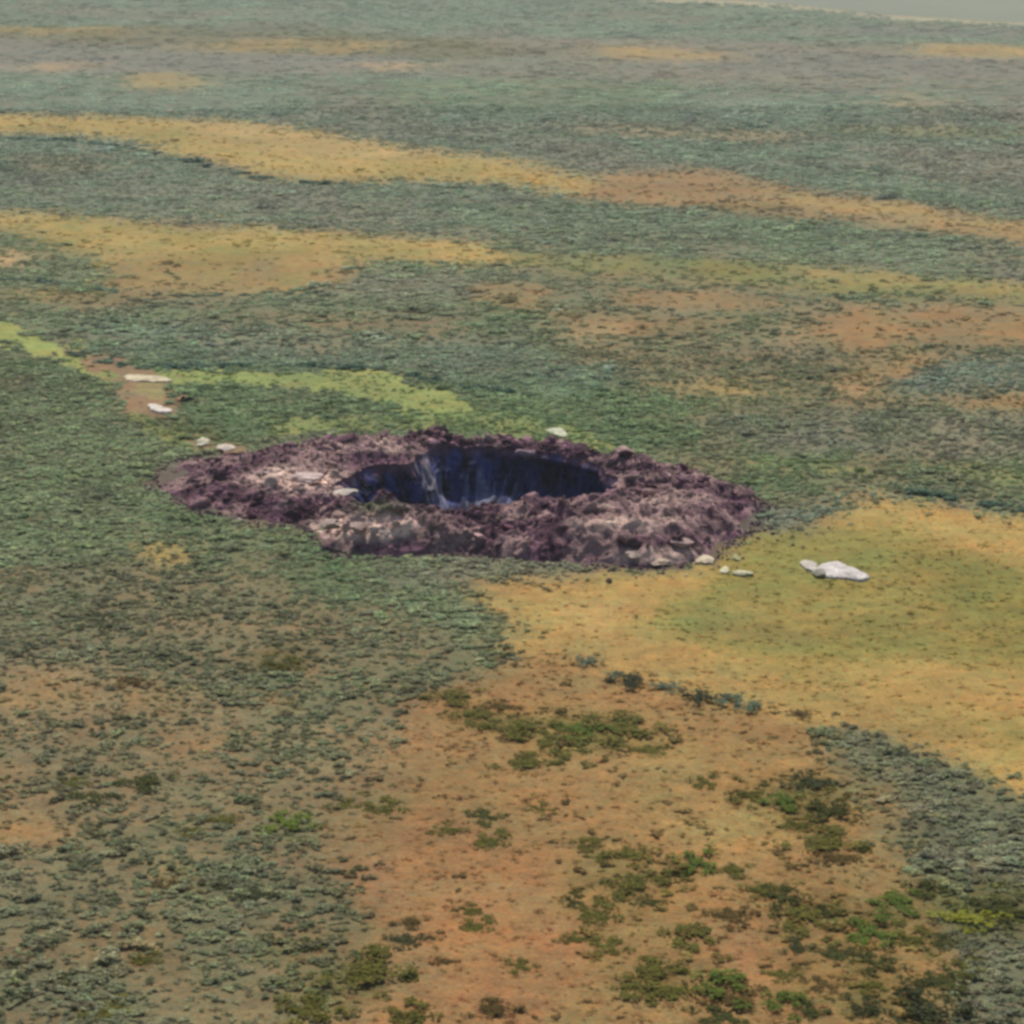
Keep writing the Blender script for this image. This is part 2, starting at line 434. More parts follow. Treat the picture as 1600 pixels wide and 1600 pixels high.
 ('moss', [(900,1300),(1060,1325),(1120,1420),(1060,1570),(960,1530),(890,1420)], .5, .65, 3),
 ('moss', [(1170,1215),(1260,1212),(1340,1235),(1335,1300),(1230,1298)], .75, .3, 2.5),
 ('moss', [(690,1095),(760,1110),(1040,1120),(1040,1150),(900,1170),(780,1160),(700,1130)], .6, .5, 2.5),
 ('moss', [(560,1480),(620,1500),(600,1560),(500,1600),(480,1540)], .5, .3, 3),
 ('ash', [(1300,1134),(1440,1178),(1600,1250),(2000,1420),(2000,1800),(1450,1800),(1490,1600),(1520,1500),(1460,1440),(1480,1390),(1400,1330),(1350,1240),(1300,1180)], .95, .05, 4),
 ('moss', [(1400,1380),(1500,1365),(1640,1400),(1640,1450),(1500,1450),(1420,1420)], .8, .2, 3),
 ('lime', [(1470,1400),(1530,1400),(1545,1430),(1480,1440)], .5, .2, 3),
 ('orange', [(1320,1185),(1375,1200),(1410,1240),(1420,1300),(1350,1300),(1310,1230)], .45, .45, 3),
]
BASE_ZONE = 'willow'
# the cover goes on past both sides of the surveyed strip
ZONES = [(a, [(x if 0 <= x <= 1600 else x * 3.5 if x < 0 else 1600 + (x - 1600) * 3.5, y) for x, y in p], *rest) for a, p, *rest in ZONES]

LAKE = [(1010,-2),(1100,-1),(1200,4),(1300,13),(1370,22),(1500,29),(1640,37),(2000,62),(2600,80),(3400,60),(3600,-60),(2800,-90),(1700,-70),(1300,-45),(1050,-20)]

# ------------------------------------------------------------------ crater outline
def to_polar(pts, z, cx, cy):
    a = []; r = []
    for (px, py) in pts:
        X, Y = unproject(px, py, z if np.isscalar(z) else 0)
        a.append(math.atan2(Y - cy, X - cx)); r.append(math.hypot(X - cx, Y - cy))
    o = np.argsort(a); return np.array(a)[o], np.array(r)[o]

def pinterp(th, a, r):
    return np.interp(th, np.concatenate([a - 2 * np.pi, a, a + 2 * np.pi]), np.tile(r, 3))

cX, cY = unproject(735, 744, 2.2); cX = float(cX); cY = float(cY)
INNER = [(514,752),(540,733),(585,718),(640,717),(662,702),(688,687),(760,684),(830,692),(900,704),(950,730),(966,750),(940,768),(880,778),(820,788),(760,794),(700,800),(650,792),(600,776),(550,768)]
OUTER = [(240,748),(268,722),(330,710),(400,712),(470,698),(530,684),(600,688),(700,692),(800,697),(880,706),(960,724),(1060,742),(1140,758),(1190,788),(1180,815),(1140,850),(1100,876),(1030,888),(960,886),(900,884),(800,872),(700,864),(590,868),(512,862),(490,836),(470,822),(420,820),(360,810),(300,794),(262,772)]
ia, ir = to_polar(INNER, 2.2, cX, cY)
oa, orr = to_polar(OUTER, 0.0, cX, cY)

def zone_eval(x, y, smp=7):
    """plant cover at ground points: colour, shrub colour, shrub density, tuft density"""
    n = x.size
    x = x.ravel(); y = y.ravel()
    d = np.hypot(x, y)
    g, s, wd, td = ZL[BASE_ZONE]
    col = np.tile(g, (n, 1)); sc = np.tile(s, (n, 1)); W = np.full(n, wd); T = np.full(n, td)
    # broad drift of the scrub between green and grey
    k = sstep(-.15, .45, fbm(x / 26, y / 40, seed=91, oct=3))[:, None] * .55
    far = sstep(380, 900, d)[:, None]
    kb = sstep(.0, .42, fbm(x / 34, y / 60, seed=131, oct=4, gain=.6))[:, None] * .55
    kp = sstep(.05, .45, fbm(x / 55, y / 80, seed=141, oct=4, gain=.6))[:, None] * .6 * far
    for nm, kk in (('brown', kb), ('purple', kp), ('teal', np.maximum(k * 0, far * .85 * (1 - kp))), ('grey', k * sstep(.1, .5, fbm(x / 60, y / 90, seed=71, oct=3))[:, None]),  # teal rising with distance puts haze lift into the cover colour
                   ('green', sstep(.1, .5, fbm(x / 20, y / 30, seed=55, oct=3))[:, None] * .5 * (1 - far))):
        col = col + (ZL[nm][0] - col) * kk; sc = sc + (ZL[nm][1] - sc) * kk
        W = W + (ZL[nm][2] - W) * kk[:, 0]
    warps = []
    for q in range(smp):
        A = 0.011 * d
        sc1 = 0.035 * d
        # several octave scales of edge wander, steps in metres
        wx = fbm(x / 9, y / 14, seed=5, oct=3) * A * .6 + fbm(x / 1.8, y / 3.0, seed=300 + q, oct=2) * A * (.35 + .9 * far[:, 0])
        wy = fbm(x / 9, y / 14, seed=9, oct=3) * A * .8 + fbm(x / 1.8, y / 3.0, seed=400 + q, oct=2) * A * (1.1 + .4 * far[:, 0])
        if q:                                   # species mingle across every edge
            wx = wx + rng.uniform(-1, 1, n) * A * .9; wy = wy + rng.uniform(-1, 1, n) * A * 1.5
        warps.append(project(x + wx, np.maximum(y + wy, 20), 0.0))
    for i, (nm, poly, st, patch, psz) in enumerate(ZONES):
        p = np.array(poly); x0, y0 = p.min(0); x1, y1 = p.max(0)
        m = np.zeros(n)
        ws = warps[:1] if nm in ('lime', 'bare') and y0 < 720 else warps      # the runnel and the bare strip keep clear edges
        for (u, v) in ws:
            sel = np.nonzero((u > x0) & (u < x1) & (v > y0) & (v < y1))[0]
            if sel.size: m[sel[inpoly(u[sel], v[sel], poly)]] += 1.0 / len(ws)
        idx = np.nonzero(m > 0)[0]
        if not idx.size: continue
        mm = m[idx] * st
        if patch > 0:
            f = fbm(x[idx] / psz, y[idx] / (psz * 1.6), seed=500 + i, oct=4, gain=.6)
            mm = mm * (1 - patch + patch * sstep(-.18, .18, f) * 1.0)
        mm = mm[:, None]
        g, s, wd, td = ZL[nm]
        col[idx] += (g - col[idx]) * mm
        sc[idx] += (s - sc[idx]) * mm
        W[idx] += (wd - W[idx]) * mm[:, 0]
        T[idx] += (td - T[idx]) * mm[:, 0]
    # thrown soil thinning out round the bank, over flattened plants
    near = np.nonzero(np.hypot(x - cX, y - cY) < 60)[0]
    if near.size:
        xn, yn = x[near], y[near]
        th = np.arctan2(yn - cY, xn - cX); gap = np.hypot(xn - cX, yn - cY) - pinterp(th, oa, orr)
        f = fbm(xn / 1.4, yn / 1.4, seed=171, oct=4, gain=.65) + .5 * fbm(np.cos(th) * 9, np.sin(th) * 9, seed=172, oct=2)
        m = sstep(-.1, .3, f + .45 - gap / 5.0) * sstep(9, 5, gap) if False else np.where(gap < 9, sstep(-.1, .3, f + .30 - np.maximum(gap, -1) / 4.0), 0)
        m = m * .8
        col[near] += (lin((94, 78, 76)) - col[near]) * m[:, None]; W[near] *= 1 - m; T[near] *= 1 - m
    # lake shore
    u, v = warps[0]
    lk = inpoly(u, v, LAKE)
    shore = inpoly(u, v, [(a, b + (5 if b > -15 else -4)) for a, b in LAKE]) & ~lk
    col[shore] = lin((160, 154, 128)); W[shore | lk] = 0; T[shore | lk] = 0
    col[lk] = lin((150, 146, 124))
    W = np.clip((W - .035) * 1.04, 0, 1)
    return col, sc, W, T

# crest height by bearing (degrees, 90 = far side)
HB = [(-180, 1.7), (-160, 1.9), (-145, 1.8), (-136, .9), (-128, .5), (-122, .7), (-118, 3.3), (-100, 3.2), (-80, 3.0), (-55, 3.3), (-30, 2.9), (0, 2.6), (25, 2.2), (50, 1.9), (80, 1.7), (95, 1.9), (115, 2.6), (135, 2.3), (155, 1.9), (180, 1.7)]
def crest(th):
    return np.interp(np.degrees((th + np.pi) % (2 * np.pi) - np.pi), [a for a, b in HB], [b for a, b in HB])

def ground_z(x, y):
    d = np.hypot(x, y)
    rc = np.hypot(x - cX, (y - cY))
    far = sstep(400, 1100, d)
    z = .55 * fbm(x / 45, y / 45, seed=21, oct=3) * (1 - far) + far * 2.6 * fbm(x / 190, y / 190, seed=22, oct=3)
    z = z * sstep(40, 75, rc)
    z = z + .16 * fbm(x / 3.2, y / 3.2, seed=23, oct=3) * (1 - sstep(350, 700, d))
    u, v = project(x, np.maximum(y, 20), 0.0)
    z = z * (1 - inpoly(u, v, [(a + (-60 if a < 1500 else 0), b + (24 if b > -15 else -8)) for a, b in LAKE]))
    return z

# ------------------------------------------------------------------ ground sheet
def spaced(lo, a, b, hi, step, out):
    L = [a]
    s = step
    left = []
    while L[0] - s > lo:
        s = min(s * 1.18, out); left.append(L[0] - s); L.insert(0, L[0] - s)
    mid = list(np.arange(a + step, b, step))
    L += mid
    s = step
    while L[-1] < hi:
        s = min(s * 1.18, out); L.append(L[-1] + s)
    return np.array(L)

hy = 800 - F * math.tan(PITCH)
xs = spaced(-9000, -260, 1860, 10600, 2.6, 500)
ys = spaced(-1e9, -6, 1680, 6000, 2.6, 400) if False else None
top = [hy + q for q in (1.2, 2, 3, 4.5, 7, 10, 14, 20, 28, 38, 50, 64, 80, 98, 118, 140, 160, 178, 194, 208, 220, 231, 240, 248, 255, 260)]
top = [t for t in top if t < -14]
ys = np.array(sorted(top) + list(np.arange(-12, 1690, 2.6)))
s = 2.6; L = [ys[-1]]
while L[-1] < 9000:
    s = min(s * 1.2, 500); L.append(L[-1] + s)
ys = np.concatenate([ys, L[1:]])
UX, UY = np.meshgrid(xs, ys)
GX, GY = unproject(UX, UY, 0.0)
nx, ny = len(xs), len(ys)
gx, gy = GX.ravel(), GY.ravel()
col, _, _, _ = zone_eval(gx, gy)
gz = ground_z(gx, gy)
far_d = np.hypot(gx, gy)
ii = np.arange((ny - 1) * nx).reshape(ny - 1, nx)[:, :-1].ravel()
faces = np.stack([ii, ii + nx, ii + nx + 1, ii + 1], 1)
# open the sheet where the crater breaks it
thg = np.arctan2(gy - cY, gx - cX); rg = np.hypot(gx - cX, gy - cY)
hole = rg < np.minimum(pinterp(thg, ia, ir) + 2.5, pinterp(thg, oa, orr) - 3)
faces = faces[~hole[faces].any(1)]
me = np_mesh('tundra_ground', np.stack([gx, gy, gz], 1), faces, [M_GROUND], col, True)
ground = link(bpy.data.objects.new('ground', me)); tag(ground, kind='structure')

# lake
lx, ly = unproject([a for a, b in LAKE], [b for a, b in LAKE], 0.0)
def smooth_loop(x, y, n=8, seed=3):
    P = []
    m = len(x)
    for i in range(m):
        p0, p1, p2, p3 = [np.array((x[(i + k) % m], y[(i + k) % m])) for k in (-1, 0, 1, 2)]
        for j in range(n):
            t = j / n
            P.append(.5 * (2 * p1 + (p2 - p0) * t + (2 * p0 - 5 * p1 + 4 * p2 - p3) * t * t + (3 * p1 - p0 - 3 * p2 + p3) * t ** 3))
    return np.array(P)
LP = smooth_loop(lx, ly)
LP[:, 1] += 12 * fbm(LP[:, 0] / 40, LP[:, 1] / 400, seed=77)
bm = bmesh.new()
f = bm.faces.new([bm.verts.new((p[0], p[1], .06)) for p in LP])
bmesh.ops.triangulate(bm, faces=[f])
for f in bm.faces:
    if f.normal.z < 0: f.normal_flip()
me = bpy.data.meshes.new('lake_water'); bm.to_mesh(me); bm.free(); me.materials.append(M_WATER)
lake = link(bpy.data.objects.new('lake', me)); tag(lake, kind='structure')

# ------------------------------------------------------------------ crater
PEAT = lin((132, 93, 106)); PEATD = lin((66, 32, 47)); CLAY = lin((242, 208, 188)); BROWN = lin((166, 134, 128)); ICE = lin((72, 78, 134)); ICE_SHADE_D = lin((14, 10, 42))  # frozen wall tones have the hole's navy shade put into the colour
PALE = [(470,748,85,24,.95),(575,824,95,22,1.0),(1000,800,100,34,.3),(620,700,60,10,.4),(1030,868,60,14,.6),(950,818,60,10,.6),(445,742,52,11,.8),(480,758,34,8,1),(540,772,26,4,.9),(565,832,62,11,.85),(600,812,60,10,.55),(660,800,40,6,.4),(955,815,36,8,1),(1000,828,30,7,.7),
        (1010,870,50,9,.7),(1060,860,40,7,.5),(600,690,16,5,.7),(980,745,50,8,.4),(1060,780,60,14,.4),(800,806,30,7,.3),(940,790,30,7,.5),(1100,874,12,5,.9),(560,700,60,7,.3),(1040,815,50,10,.3)]

def rim_profile(th, s):
    """height of the thrown-out bank; s = 0 at the lip of the hole, 1 at the toe"""
    H = crest(th)
    up = .62 + .38 * sstep(0, .30, s)
    dn = 1 - sstep(.52, 1.0, s) ** 1.1
    front = sstep(-2.35, -1.9, th) * (1 - sstep(-.4, .2, th))
    dn = dn * (1 - front) + (1 - sstep(.62, 1.0, s) ** 1.6) * front
    return H * up * dn

def crater_part(name, kind):
    NT = 1100
    th = np.linspace(-np.pi, np.pi, NT, endpoint=False)
    if kind == 'bank':
        s = np.concatenate([np.linspace(0, 1, 120), [1.03, 1.07]])
        TH, S = np.meshgrid(th, s)
        Ri = pinterp(TH, ia, ir); Ro = pinterp(TH, oa, orr)
        Ro = Ro - .3 + 2.6 * fbm(np.cos(TH) * 5, np.sin(TH) * 5, seed=31, oct=4)
        Ro = np.maximum(Ro, Ri + 2.2)
        lip = .9 * fbm(np.cos(TH) * 7, np.sin(TH) * 7, seed=33, oct=4)
        r = Ri + lip * (1 - S) + (Ro - Ri) * S
        X = cX + r * np.cos(TH); Y = cY + r * np.sin(TH)
        Zz = rim_profile(TH, np.clip(S, 0, 1))
        env = np.sin(np.clip(S, 0, 1) * np.pi) ** .5
        lump = fbm(X / 3.4, Y / 3.4, seed=41, oct=5, gain=.55)
        ridg = 1 - np.abs(fbm(X / 1.9, Y / 2.2, seed=42, oct=3)) * 2.4
        big = fbm(X / 9, Y / 9, seed=44, oct=2)
        Zz = Zz * (1 + .35 * big) + env * (1.7 * lump + .6 * (ridg - .5)) * (.35 + .25 * crest(TH))
        Zz = np.where(S > .93, Zz - (S - .93) * 9, Zz)
        # sideways churn
        X = X + env * .55 * fbm(X / 1.6, Y / 1.6, Zz / 1.6, seed=45, oct=2)
        Y = Y + env * .55 * fbm(X / 1.6, Y / 1.6, Zz / 1.6, seed=46, oct=2)
    else:
        t = np.concatenate([np.linspace(0, 1, 150), np.linspace(1.02, 1.3, 8)])
        TH, T = np.meshgrid(th, t)
        Ri = pinterp(TH, ia, ir)
        lip = .9 * fbm(np.cos(TH) * 7, np.sin(TH) * 7, seed=33, oct=4)
        Hl = rim_profile(TH, 0 * T)
        tt = np.clip(T, 0, 1)
        depth = 30 * tt
        funnel = 2.6 * sstep(0, .12, tt) + 2.5 * tt
        # fluted walls and two buttresses
        fl = fbm(np.cos(TH) * 16, np.sin(TH) * 16, depth / 7, seed=51, oct=4, gain=.6)
        deg = np.degrees(TH)
        but = 6.0 * np.exp(-((deg - 112) / 8.0) ** 2) * sstep(.05, .3, tt) + 2.5 * np.exp(-((deg - 78) / 6.0) ** 2) * sstep(.03, .25, tt)
        shade_cave = np.exp(-((deg - 45) / 34.0) ** 4)  # undercut shaped to keep skylight off the right wall
        light_bench = np.exp(-((deg - 72) / 52.0) ** 4)  # shelf added low on the wall to catch sky and sun light
        r = Ri + lip - funnel - but + fl * 1.9 * sstep(0, .1, tt) + shade_cave * 5.5 * sstep(.03, .09, tt) * (1 - sstep(.17, .27, tt)) - light_bench * 7.0 * sstep(.19, .27, tt)
        r = np.maximum(r, 2.0)
        r = r * np.where(T > 1, np.maximum(0, 1 - (T - 1) / .3), 1)
        r = np.maximum(r, 0)
        X = cX + r * np.cos(TH); Y = cY + r * np.sin(TH)
        Zz = Hl - depth + (1 - sstep(0, .05, tt)) * 0 - .02
        r2 = .55 * fbm(TH * 0 + depth / .55, TH * 6, seed=58, oct=3) * sstep(.02, .1, tt)
        X = X + r2 * np.cos(TH); Y = Y + r2 * np.sin(TH)
        Zz = Zz + .9 * fbm(X / 2.0, Y / 2.0, Zz / 2, seed=52, oct=3) * sstep(0, .08, tt)
    nr = X.shape[0]
    V = np.stack([X.ravel(), Y.ravel(), Zz.ravel()], 1)
    i = np.arange(nr - 1)[:, None] * NT; j = np.arange(NT)[None, :]; j2 = (j + 1) % NT
    fc = np.stack([(i + j).ravel(), (i + j2).ravel(), (i + NT + j2).ravel(), (i + NT + j).ravel()], 1)
    fc = fc[:, ::-1] if kind == 'bank' else fc
    x, y, z = V.T
    if kind == 'bank':
        k = sstep(-.35, .4, fbm(x / 2.5, y / 2.5, z / 1.2, seed=61, oct=4, gain=.65))[:, None]
        c = PEATD + (PEAT - PEATD) * k
        k = (sstep(-.05, .35, fbm(x / 4, y / 4, seed=62, oct=4, gain=.65)) * .85)[:, None]
        c = c + (BROWN - c) * k
        u, v = project(x, y, z)
        streak = sstep(-.05, .35, fbm(x / 1.5, y / 2.5, z / 1.0, seed=63, oct=3))
        for (px, py, rx, ry, stg) in PALE:
            m = np.clip(1.35 - np.hypot((u - px) / rx, (v - py) / ry), 0, 1) * stg
            c = c + (CLAY - c) * (np.clip(m * (.6 + .8 * streak), 0, 1))[:, None]
        # mossy floor of the gap
        m = np.clip(1.3 - np.hypot((u - 590) / 56, (v - 792) / 14), 0, 1) * .85
        c = c + (lin((112, 114, 84)) - c) * m[:, None]
    else:
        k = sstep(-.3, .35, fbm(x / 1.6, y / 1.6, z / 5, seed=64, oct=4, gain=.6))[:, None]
        k = np.clip(k + (.45 * sstep(-4.0, -8.0, z) if False else .45 * (1 - sstep(-8.5, -4.5, z)))[:, None], 0, 1.15)  # wall pales with depth: light on the shelf put into the colour
        c = ICE_SHADE_D + (ICE - ICE_SHADE_D) * k
        dgc = np.degrees(np.arctan2(y - cY, x - cX))
        rib = sstep(-.02, .30, fbm(np.cos(np.radians(dgc)) * 22, np.sin(np.radians(dgc)) * 22, z / 5, seed=67, oct=3, gain=.6))
        ks = (rib * .85 * np.exp(-((dgc - 104) / 34.0) ** 4) * (1 - sstep(-2.6, -.8, z)))[:, None]
        c = c + (lin((142, 146, 170)) - c) * ks  # pale ribs paint the light on the gullied far wall
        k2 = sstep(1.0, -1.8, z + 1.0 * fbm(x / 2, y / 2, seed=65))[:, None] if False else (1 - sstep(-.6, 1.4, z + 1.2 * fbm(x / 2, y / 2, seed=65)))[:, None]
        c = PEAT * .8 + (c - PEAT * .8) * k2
        k3 = (np.exp(-((np.degrees(np.arctan2(y - cY, x - cX)) - 113) / 8) ** 2) * .8 * sstep(-.2, .3, fbm(x / .9, y / .9, z / 3, seed=66)))[:, None]
        c = c + (lin((160, 152, 160)) - c) * k3  # buttress painted pale as if sunlit
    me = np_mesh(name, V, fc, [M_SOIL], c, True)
    return me

crater = link(bpy.data.objects.new('crater', None)); crater.location = (cX, cY, 0)
tag(crater, 'round dark crater with a churned bank of purple-brown peat thrown up around its deep hole', 'crater')
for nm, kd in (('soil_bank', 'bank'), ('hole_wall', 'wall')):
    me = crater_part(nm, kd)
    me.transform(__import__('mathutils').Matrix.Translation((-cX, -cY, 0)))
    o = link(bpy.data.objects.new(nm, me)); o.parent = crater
    if kd == 'bank':
        bank_me = me
        nv = len(me.vertices); bank_co = np.empty(nv * 3, np.float32); me.vertices.foreach_get('co', bank_co)
        bank_co = bank_co.reshape(-1, 3) + np.array((cX, cY, 0)); 
        ba = me.color_attributes['Col']; bank_col = np.empty(nv * 4, np.float32); ba.data.foreach_get('color', bank_col); bank_col = bank_col.reshape(-1, 4)[:, :3]
wp = bmesh.new()
ng = 40
ring = [wp.verts.new((17 * math.cos(2 * math.pi * i / ng), 15 * math.sin(2 * math.pi * i / ng), -26.5)) for i in range(ng)]
wp.faces.new(ring)
me = bpy.data.meshes.new('pool'); wp.to_mesh(me); wp.free(); me.materials.append(M_WATER)
pool = link(bpy.data.objects.new('pool', me)); pool.parent = crater

# ------------------------------------------------------------------ plant and stone meshes
def shrub_mesh(name, seed, n=190, h=.8, leaf=.13, lobes=5, squash=1.0):
    """many small leaf sprays spread through an uneven crown about 1 m across, plus a few stems"""
    r = np.random.default_rng(seed)
    sp = .24 if lobes < 10 else .30
    cen = np.stack([r.normal(0, sp, lobes), r.normal(0, sp, lobes), r.uniform(.3, .62, lobes) * h], 1)
    rad = r.uniform(.2, .36, lobes) * (1 if lobes < 10 else .62)
    V = []; Fc = []; Cc = []
    for i in range(n):
        k = r.integers(lobes)
        d = r.normal(size=3); d /= np.linalg.norm(d); d[2] = abs(d[2]) * 1.1 - .35
        p = cen[k] + d * rad[k] * r.uniform(.55, 1.12) * np.array((1, 1, h))
        p[2] = max(p[2], .04)
        nrm = d * .7 + r.normal(0, .55, 3) + np.array((0, 0, .5)); nrm /= np.linalg.norm(nrm)
        a = np.cross(nrm, r.normal(size=3)); a /= np.linalg.norm(a); b = np.cross(nrm, a)
        s = leaf * r.uniform(.6, 1.3)
        base = len(V)
        V += [p - a * s, p - b * s * .55 + nrm * s * .15, p + a * s, p + b * s * .55 - nrm * s * .1]
        Fc.append((base, base + 1, base + 2, base + 3))
        q = r.uniform(.8, 1.2); w_ = r.uniform(-.07, .07)
        Cc += [(q * (1 + w_), q, q * (1 - w_))] * 4
    for i in range(6):
        k = r.integers(lobes); p1 = cen[k]; p0 = np.array((r.normal(0, .05), r.normal(0, .05), -.05)); wv = np.array((.018, 0, 0)); wz = np.array((0, .018, 0))
        for ww in (wv, wz):
            base = len(V); V += [p0 - ww, p0 + ww, p1 + ww * .5, p1 - ww * .5]; Fc.append((base, base + 1, base + 2, base + 3)); Cc += [(.6, .45, .35)] * 4
    return np_mesh(name, np.array(V), np.array(Fc), [M_LEAF], np.array(Cc))

def tuft_mesh(name, seed, n=26):
    r = np.random.default_rng(seed); V = []; Fc = []; Cc = []
    for i in range(n):
        a = r.uniform(0, 2 * math.pi); rr = abs(r.normal(0, .22)); p = np.array((rr * math.cos(a), rr * math.sin(a), -.03))
        lean = np.array((math.cos(a), math.sin(a), 0)) * r.uniform(.05, .3) + r.normal(0, .05, 3) * (1, 1, 0)
        tip = p + lean + np.array((0, 0, r.uniform(.18, .42)))
        sd_ = np.array((-math.sin(a), math.cos(a), 0)) * r.uniform(.05, .11)
        base = len(V); V += [p - sd_, p + sd_, tip + sd_ * .3, tip - sd_ * .3]; Fc.append((base, base + 1, base + 2, base + 3))
        q = r.uniform(.85, 1.15); Cc += [(q, q, q)] * 4
    return np_mesh(name, np.array(V), np.array(Fc), [M_TUFT], np.array(Cc))

def lump_mesh(name, seed, mat, flat=.6, rough=.35, sub=3):
    bm = bmesh.new(); bmesh.ops.create_icosphere(bm, subdivisions=sub, radius=.5)
    r = np.random.default_rng(seed); off = r.uniform(0, 50, 3)
    co = np.array([v.co[:] for v in bm.verts])
    n = fbm(co[:, 0] * 2.2 + off[0], co[:, 1] * 2.2 + off[1], co[:, 2] * 2.2 + off[2], oct=3, seed=seed)
    for v, k in zip(bm.verts, n):
        v.co *= 1 + rough * k * 1.6
        v.co.z *= flat
        # broken facets
        for nn in range(3): pass
    for q in range(5):
        d = Vector(r.normal(size=3)); d.normalize(); lim = r.uniform(.3, .42)
        for v in bm.verts:
            t = v.co.dot(d)
            if t > lim * (flat if abs(d.z) > .6 else 1): v.co -= d * (t - lim * (flat if abs(d.z) > .6 else 1)) * .85
    me = bpy.data.meshes.new(name); bm.to_mesh(me); bm.free(); me.materials.append(mat)
    return me

shrub_v = [shrub_mesh('willow_shrub_shape', 100 + i, n=170 + 15 * (i % 3), h=.62 + .09 * (i % 4), lobes=4 + i % 3) for i in range(6)]
thick_v = [shrub_mesh('willow_thicket_shape', 200 + i, n=150, h=.34 + .05 * (i % 3), lobes=9, leaf=.085) for i in range(4)]
tuft_v = [tuft_mesh('grass_tuft_shape', 300 + i) for i in range(4)]
clod_v = [lump_mesh('peat_clod_shape', 400 + i, M_CLOD, .62, .5, 2) for i in range(6)]

def scatter(name, meshes, P, S, rot, tint, var):
    """one object whose points carry plants (geometry nodes)"""
    col_ = bpy.data.collections.new(name + '_shapes')
    for k, m in enumerate(meshes):
        ob = bpy.data.objects.new('%s_shape_%s' % (name, 'abcdefgh'[k]), m); col_.objects.link(ob)
    n = len(P)
    me = bpy.data.meshes.new(name); me.vertices.add(n); me.vertices.foreach_set('co', np.asarray(P, np.float32).ravel())
    a = me.attributes.new('scl', 'FLOAT_VECTOR', 'POINT'); a.data.foreach_set('vector', np.asarray(S, np.float32).ravel())
    a = me.attributes.new('rot', 'FLOAT_VECTOR', 'POINT'); a.data.foreach_set('vector', np.asarray(rot, np.float32).ravel())
    a = me.attributes.new('var', 'INT', 'POINT'); a.data.foreach_set('value', np.asarray(var, np.int32))
    a = me.attributes.new('tint', 'FLOAT_COLOR', 'POINT'); c4 = np.ones((n, 4), np.float32); c4[:, :3] = tint; a.data.foreach_set('color', c4.ravel())
    o = link(bpy.data.objects.new(name, me))
    g = bpy.data.node_groups.new(name + '_nodes', 'GeometryNodeTree')
    g.interface.new_socket('Geometry', in_out='INPUT', socket_type='NodeSocketGeometry')
    g.interface.new_socket('Geometry', in_out='OUTPUT', socket_type='NodeSocketGeometry')
    gi = g.nodes.new('NodeGroupInput'); go = g.nodes.new('NodeGroupOutput')
    iop = g.nodes.new('GeometryNodeInstanceOnPoints'); ci = g.nodes.new('GeometryNodeCollectionInfo')
    ci.inputs['Collection'].default_value = col_; ci.inputs['Separate Children'].default_value = True; ci.inputs['Reset Children'].default_value = True
    iop.inputs['Pick Instance'].default_value = True
    def na(nm, ty):
        q = g.nodes.new('GeometryNodeInputNamedAttribute'); q.data_type = ty; q.inputs['Name'].default_value = nm; return q.outputs['Attribute']
    e2r = g.nodes.new('FunctionNodeEulerToRotation')
    L_ = g.links.new
    m2p = g.nodes.new('GeometryNodeMeshToPoints')
    L_(gi.outputs[0], m2p.inputs['Mesh']); L_(m2p.outputs[0], iop.inputs['Points'])
    L_(ci.outputs[0], iop.inputs['Instance'])
    L_(na('var', 'INT'), iop.inputs['Instance Index'])
    L_(na('rot', 'FLOAT_VECTOR'), e2r.inputs[0]); L_(e2r.outputs[0], iop.inputs['Rotation'])
    L_(na('scl', 'FLOAT_VECTOR'), iop.inputs['Scale'])
    L_(iop.outputs[0], go.inputs[0])
    md = o.modifiers.new('plants', 'NODES'); md.node_group = g
    for m in meshes[0].materials: me.materials.append(m)
    return o

def bank_top(x, y):
    """true where the crater and its bank lie"""
    th = np.arctan2(y - cY, x - cX); r = np.hypot(x - cX, y - cY)
    return r < pinterp(th, oa, orr) + .2

def random_ground(n, d0, d1, margin=1.75):
    """random ground points in a wedge ahead of the aircraft, even in area"""
    d = np.sqrt(rng.uniform(d0 ** 2, d1 ** 2, n)); hw = math.tan(R(FOV / 2)) * margin
    return rng.uniform(-hw, hw, n) * d, d

def wedge_area(d0, d1, margin=1.75): return math.tan(R(FOV / 2)) * margin * (d1 ** 2 - d0 ** 2)

def shrubs_for(d0, d1, dens, size, jit=.35):
    n = int(wedge_area(d0, d1) * dens)
    x, y = random_ground(n, d0, d1)
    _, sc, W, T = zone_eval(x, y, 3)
    # clumps and gaps
    cl = fbm(x / (size * 7), y / (size * 9), seed=81, oct=3)
    p = W * (1.02 + .5 * cl) - np.where(W < .9, .02, 0)
    keep = (rng.uniform(0, 1, n) < p) & ~bank_top(x, y)
    x, y, sc, cl, W = x[keep], y[keep], sc[keep], cl[keep], W[keep]; n = len(x)
    s = size * np.exp(rng.normal(0, jit, n)) * (1 + .35 * cl) * (.6 + .45 * W)
    tone = fbm(x / (size * 9), y / (size * 16), seed=85, oct=3)
    tint = sc * np.exp(np.minimum(rng.normal(0, .22, (n, 1)) + .30 * tone[:, None], .34)) * (1 + rng.normal(0, .045, (n, 3)))
    return x, y, s, tint

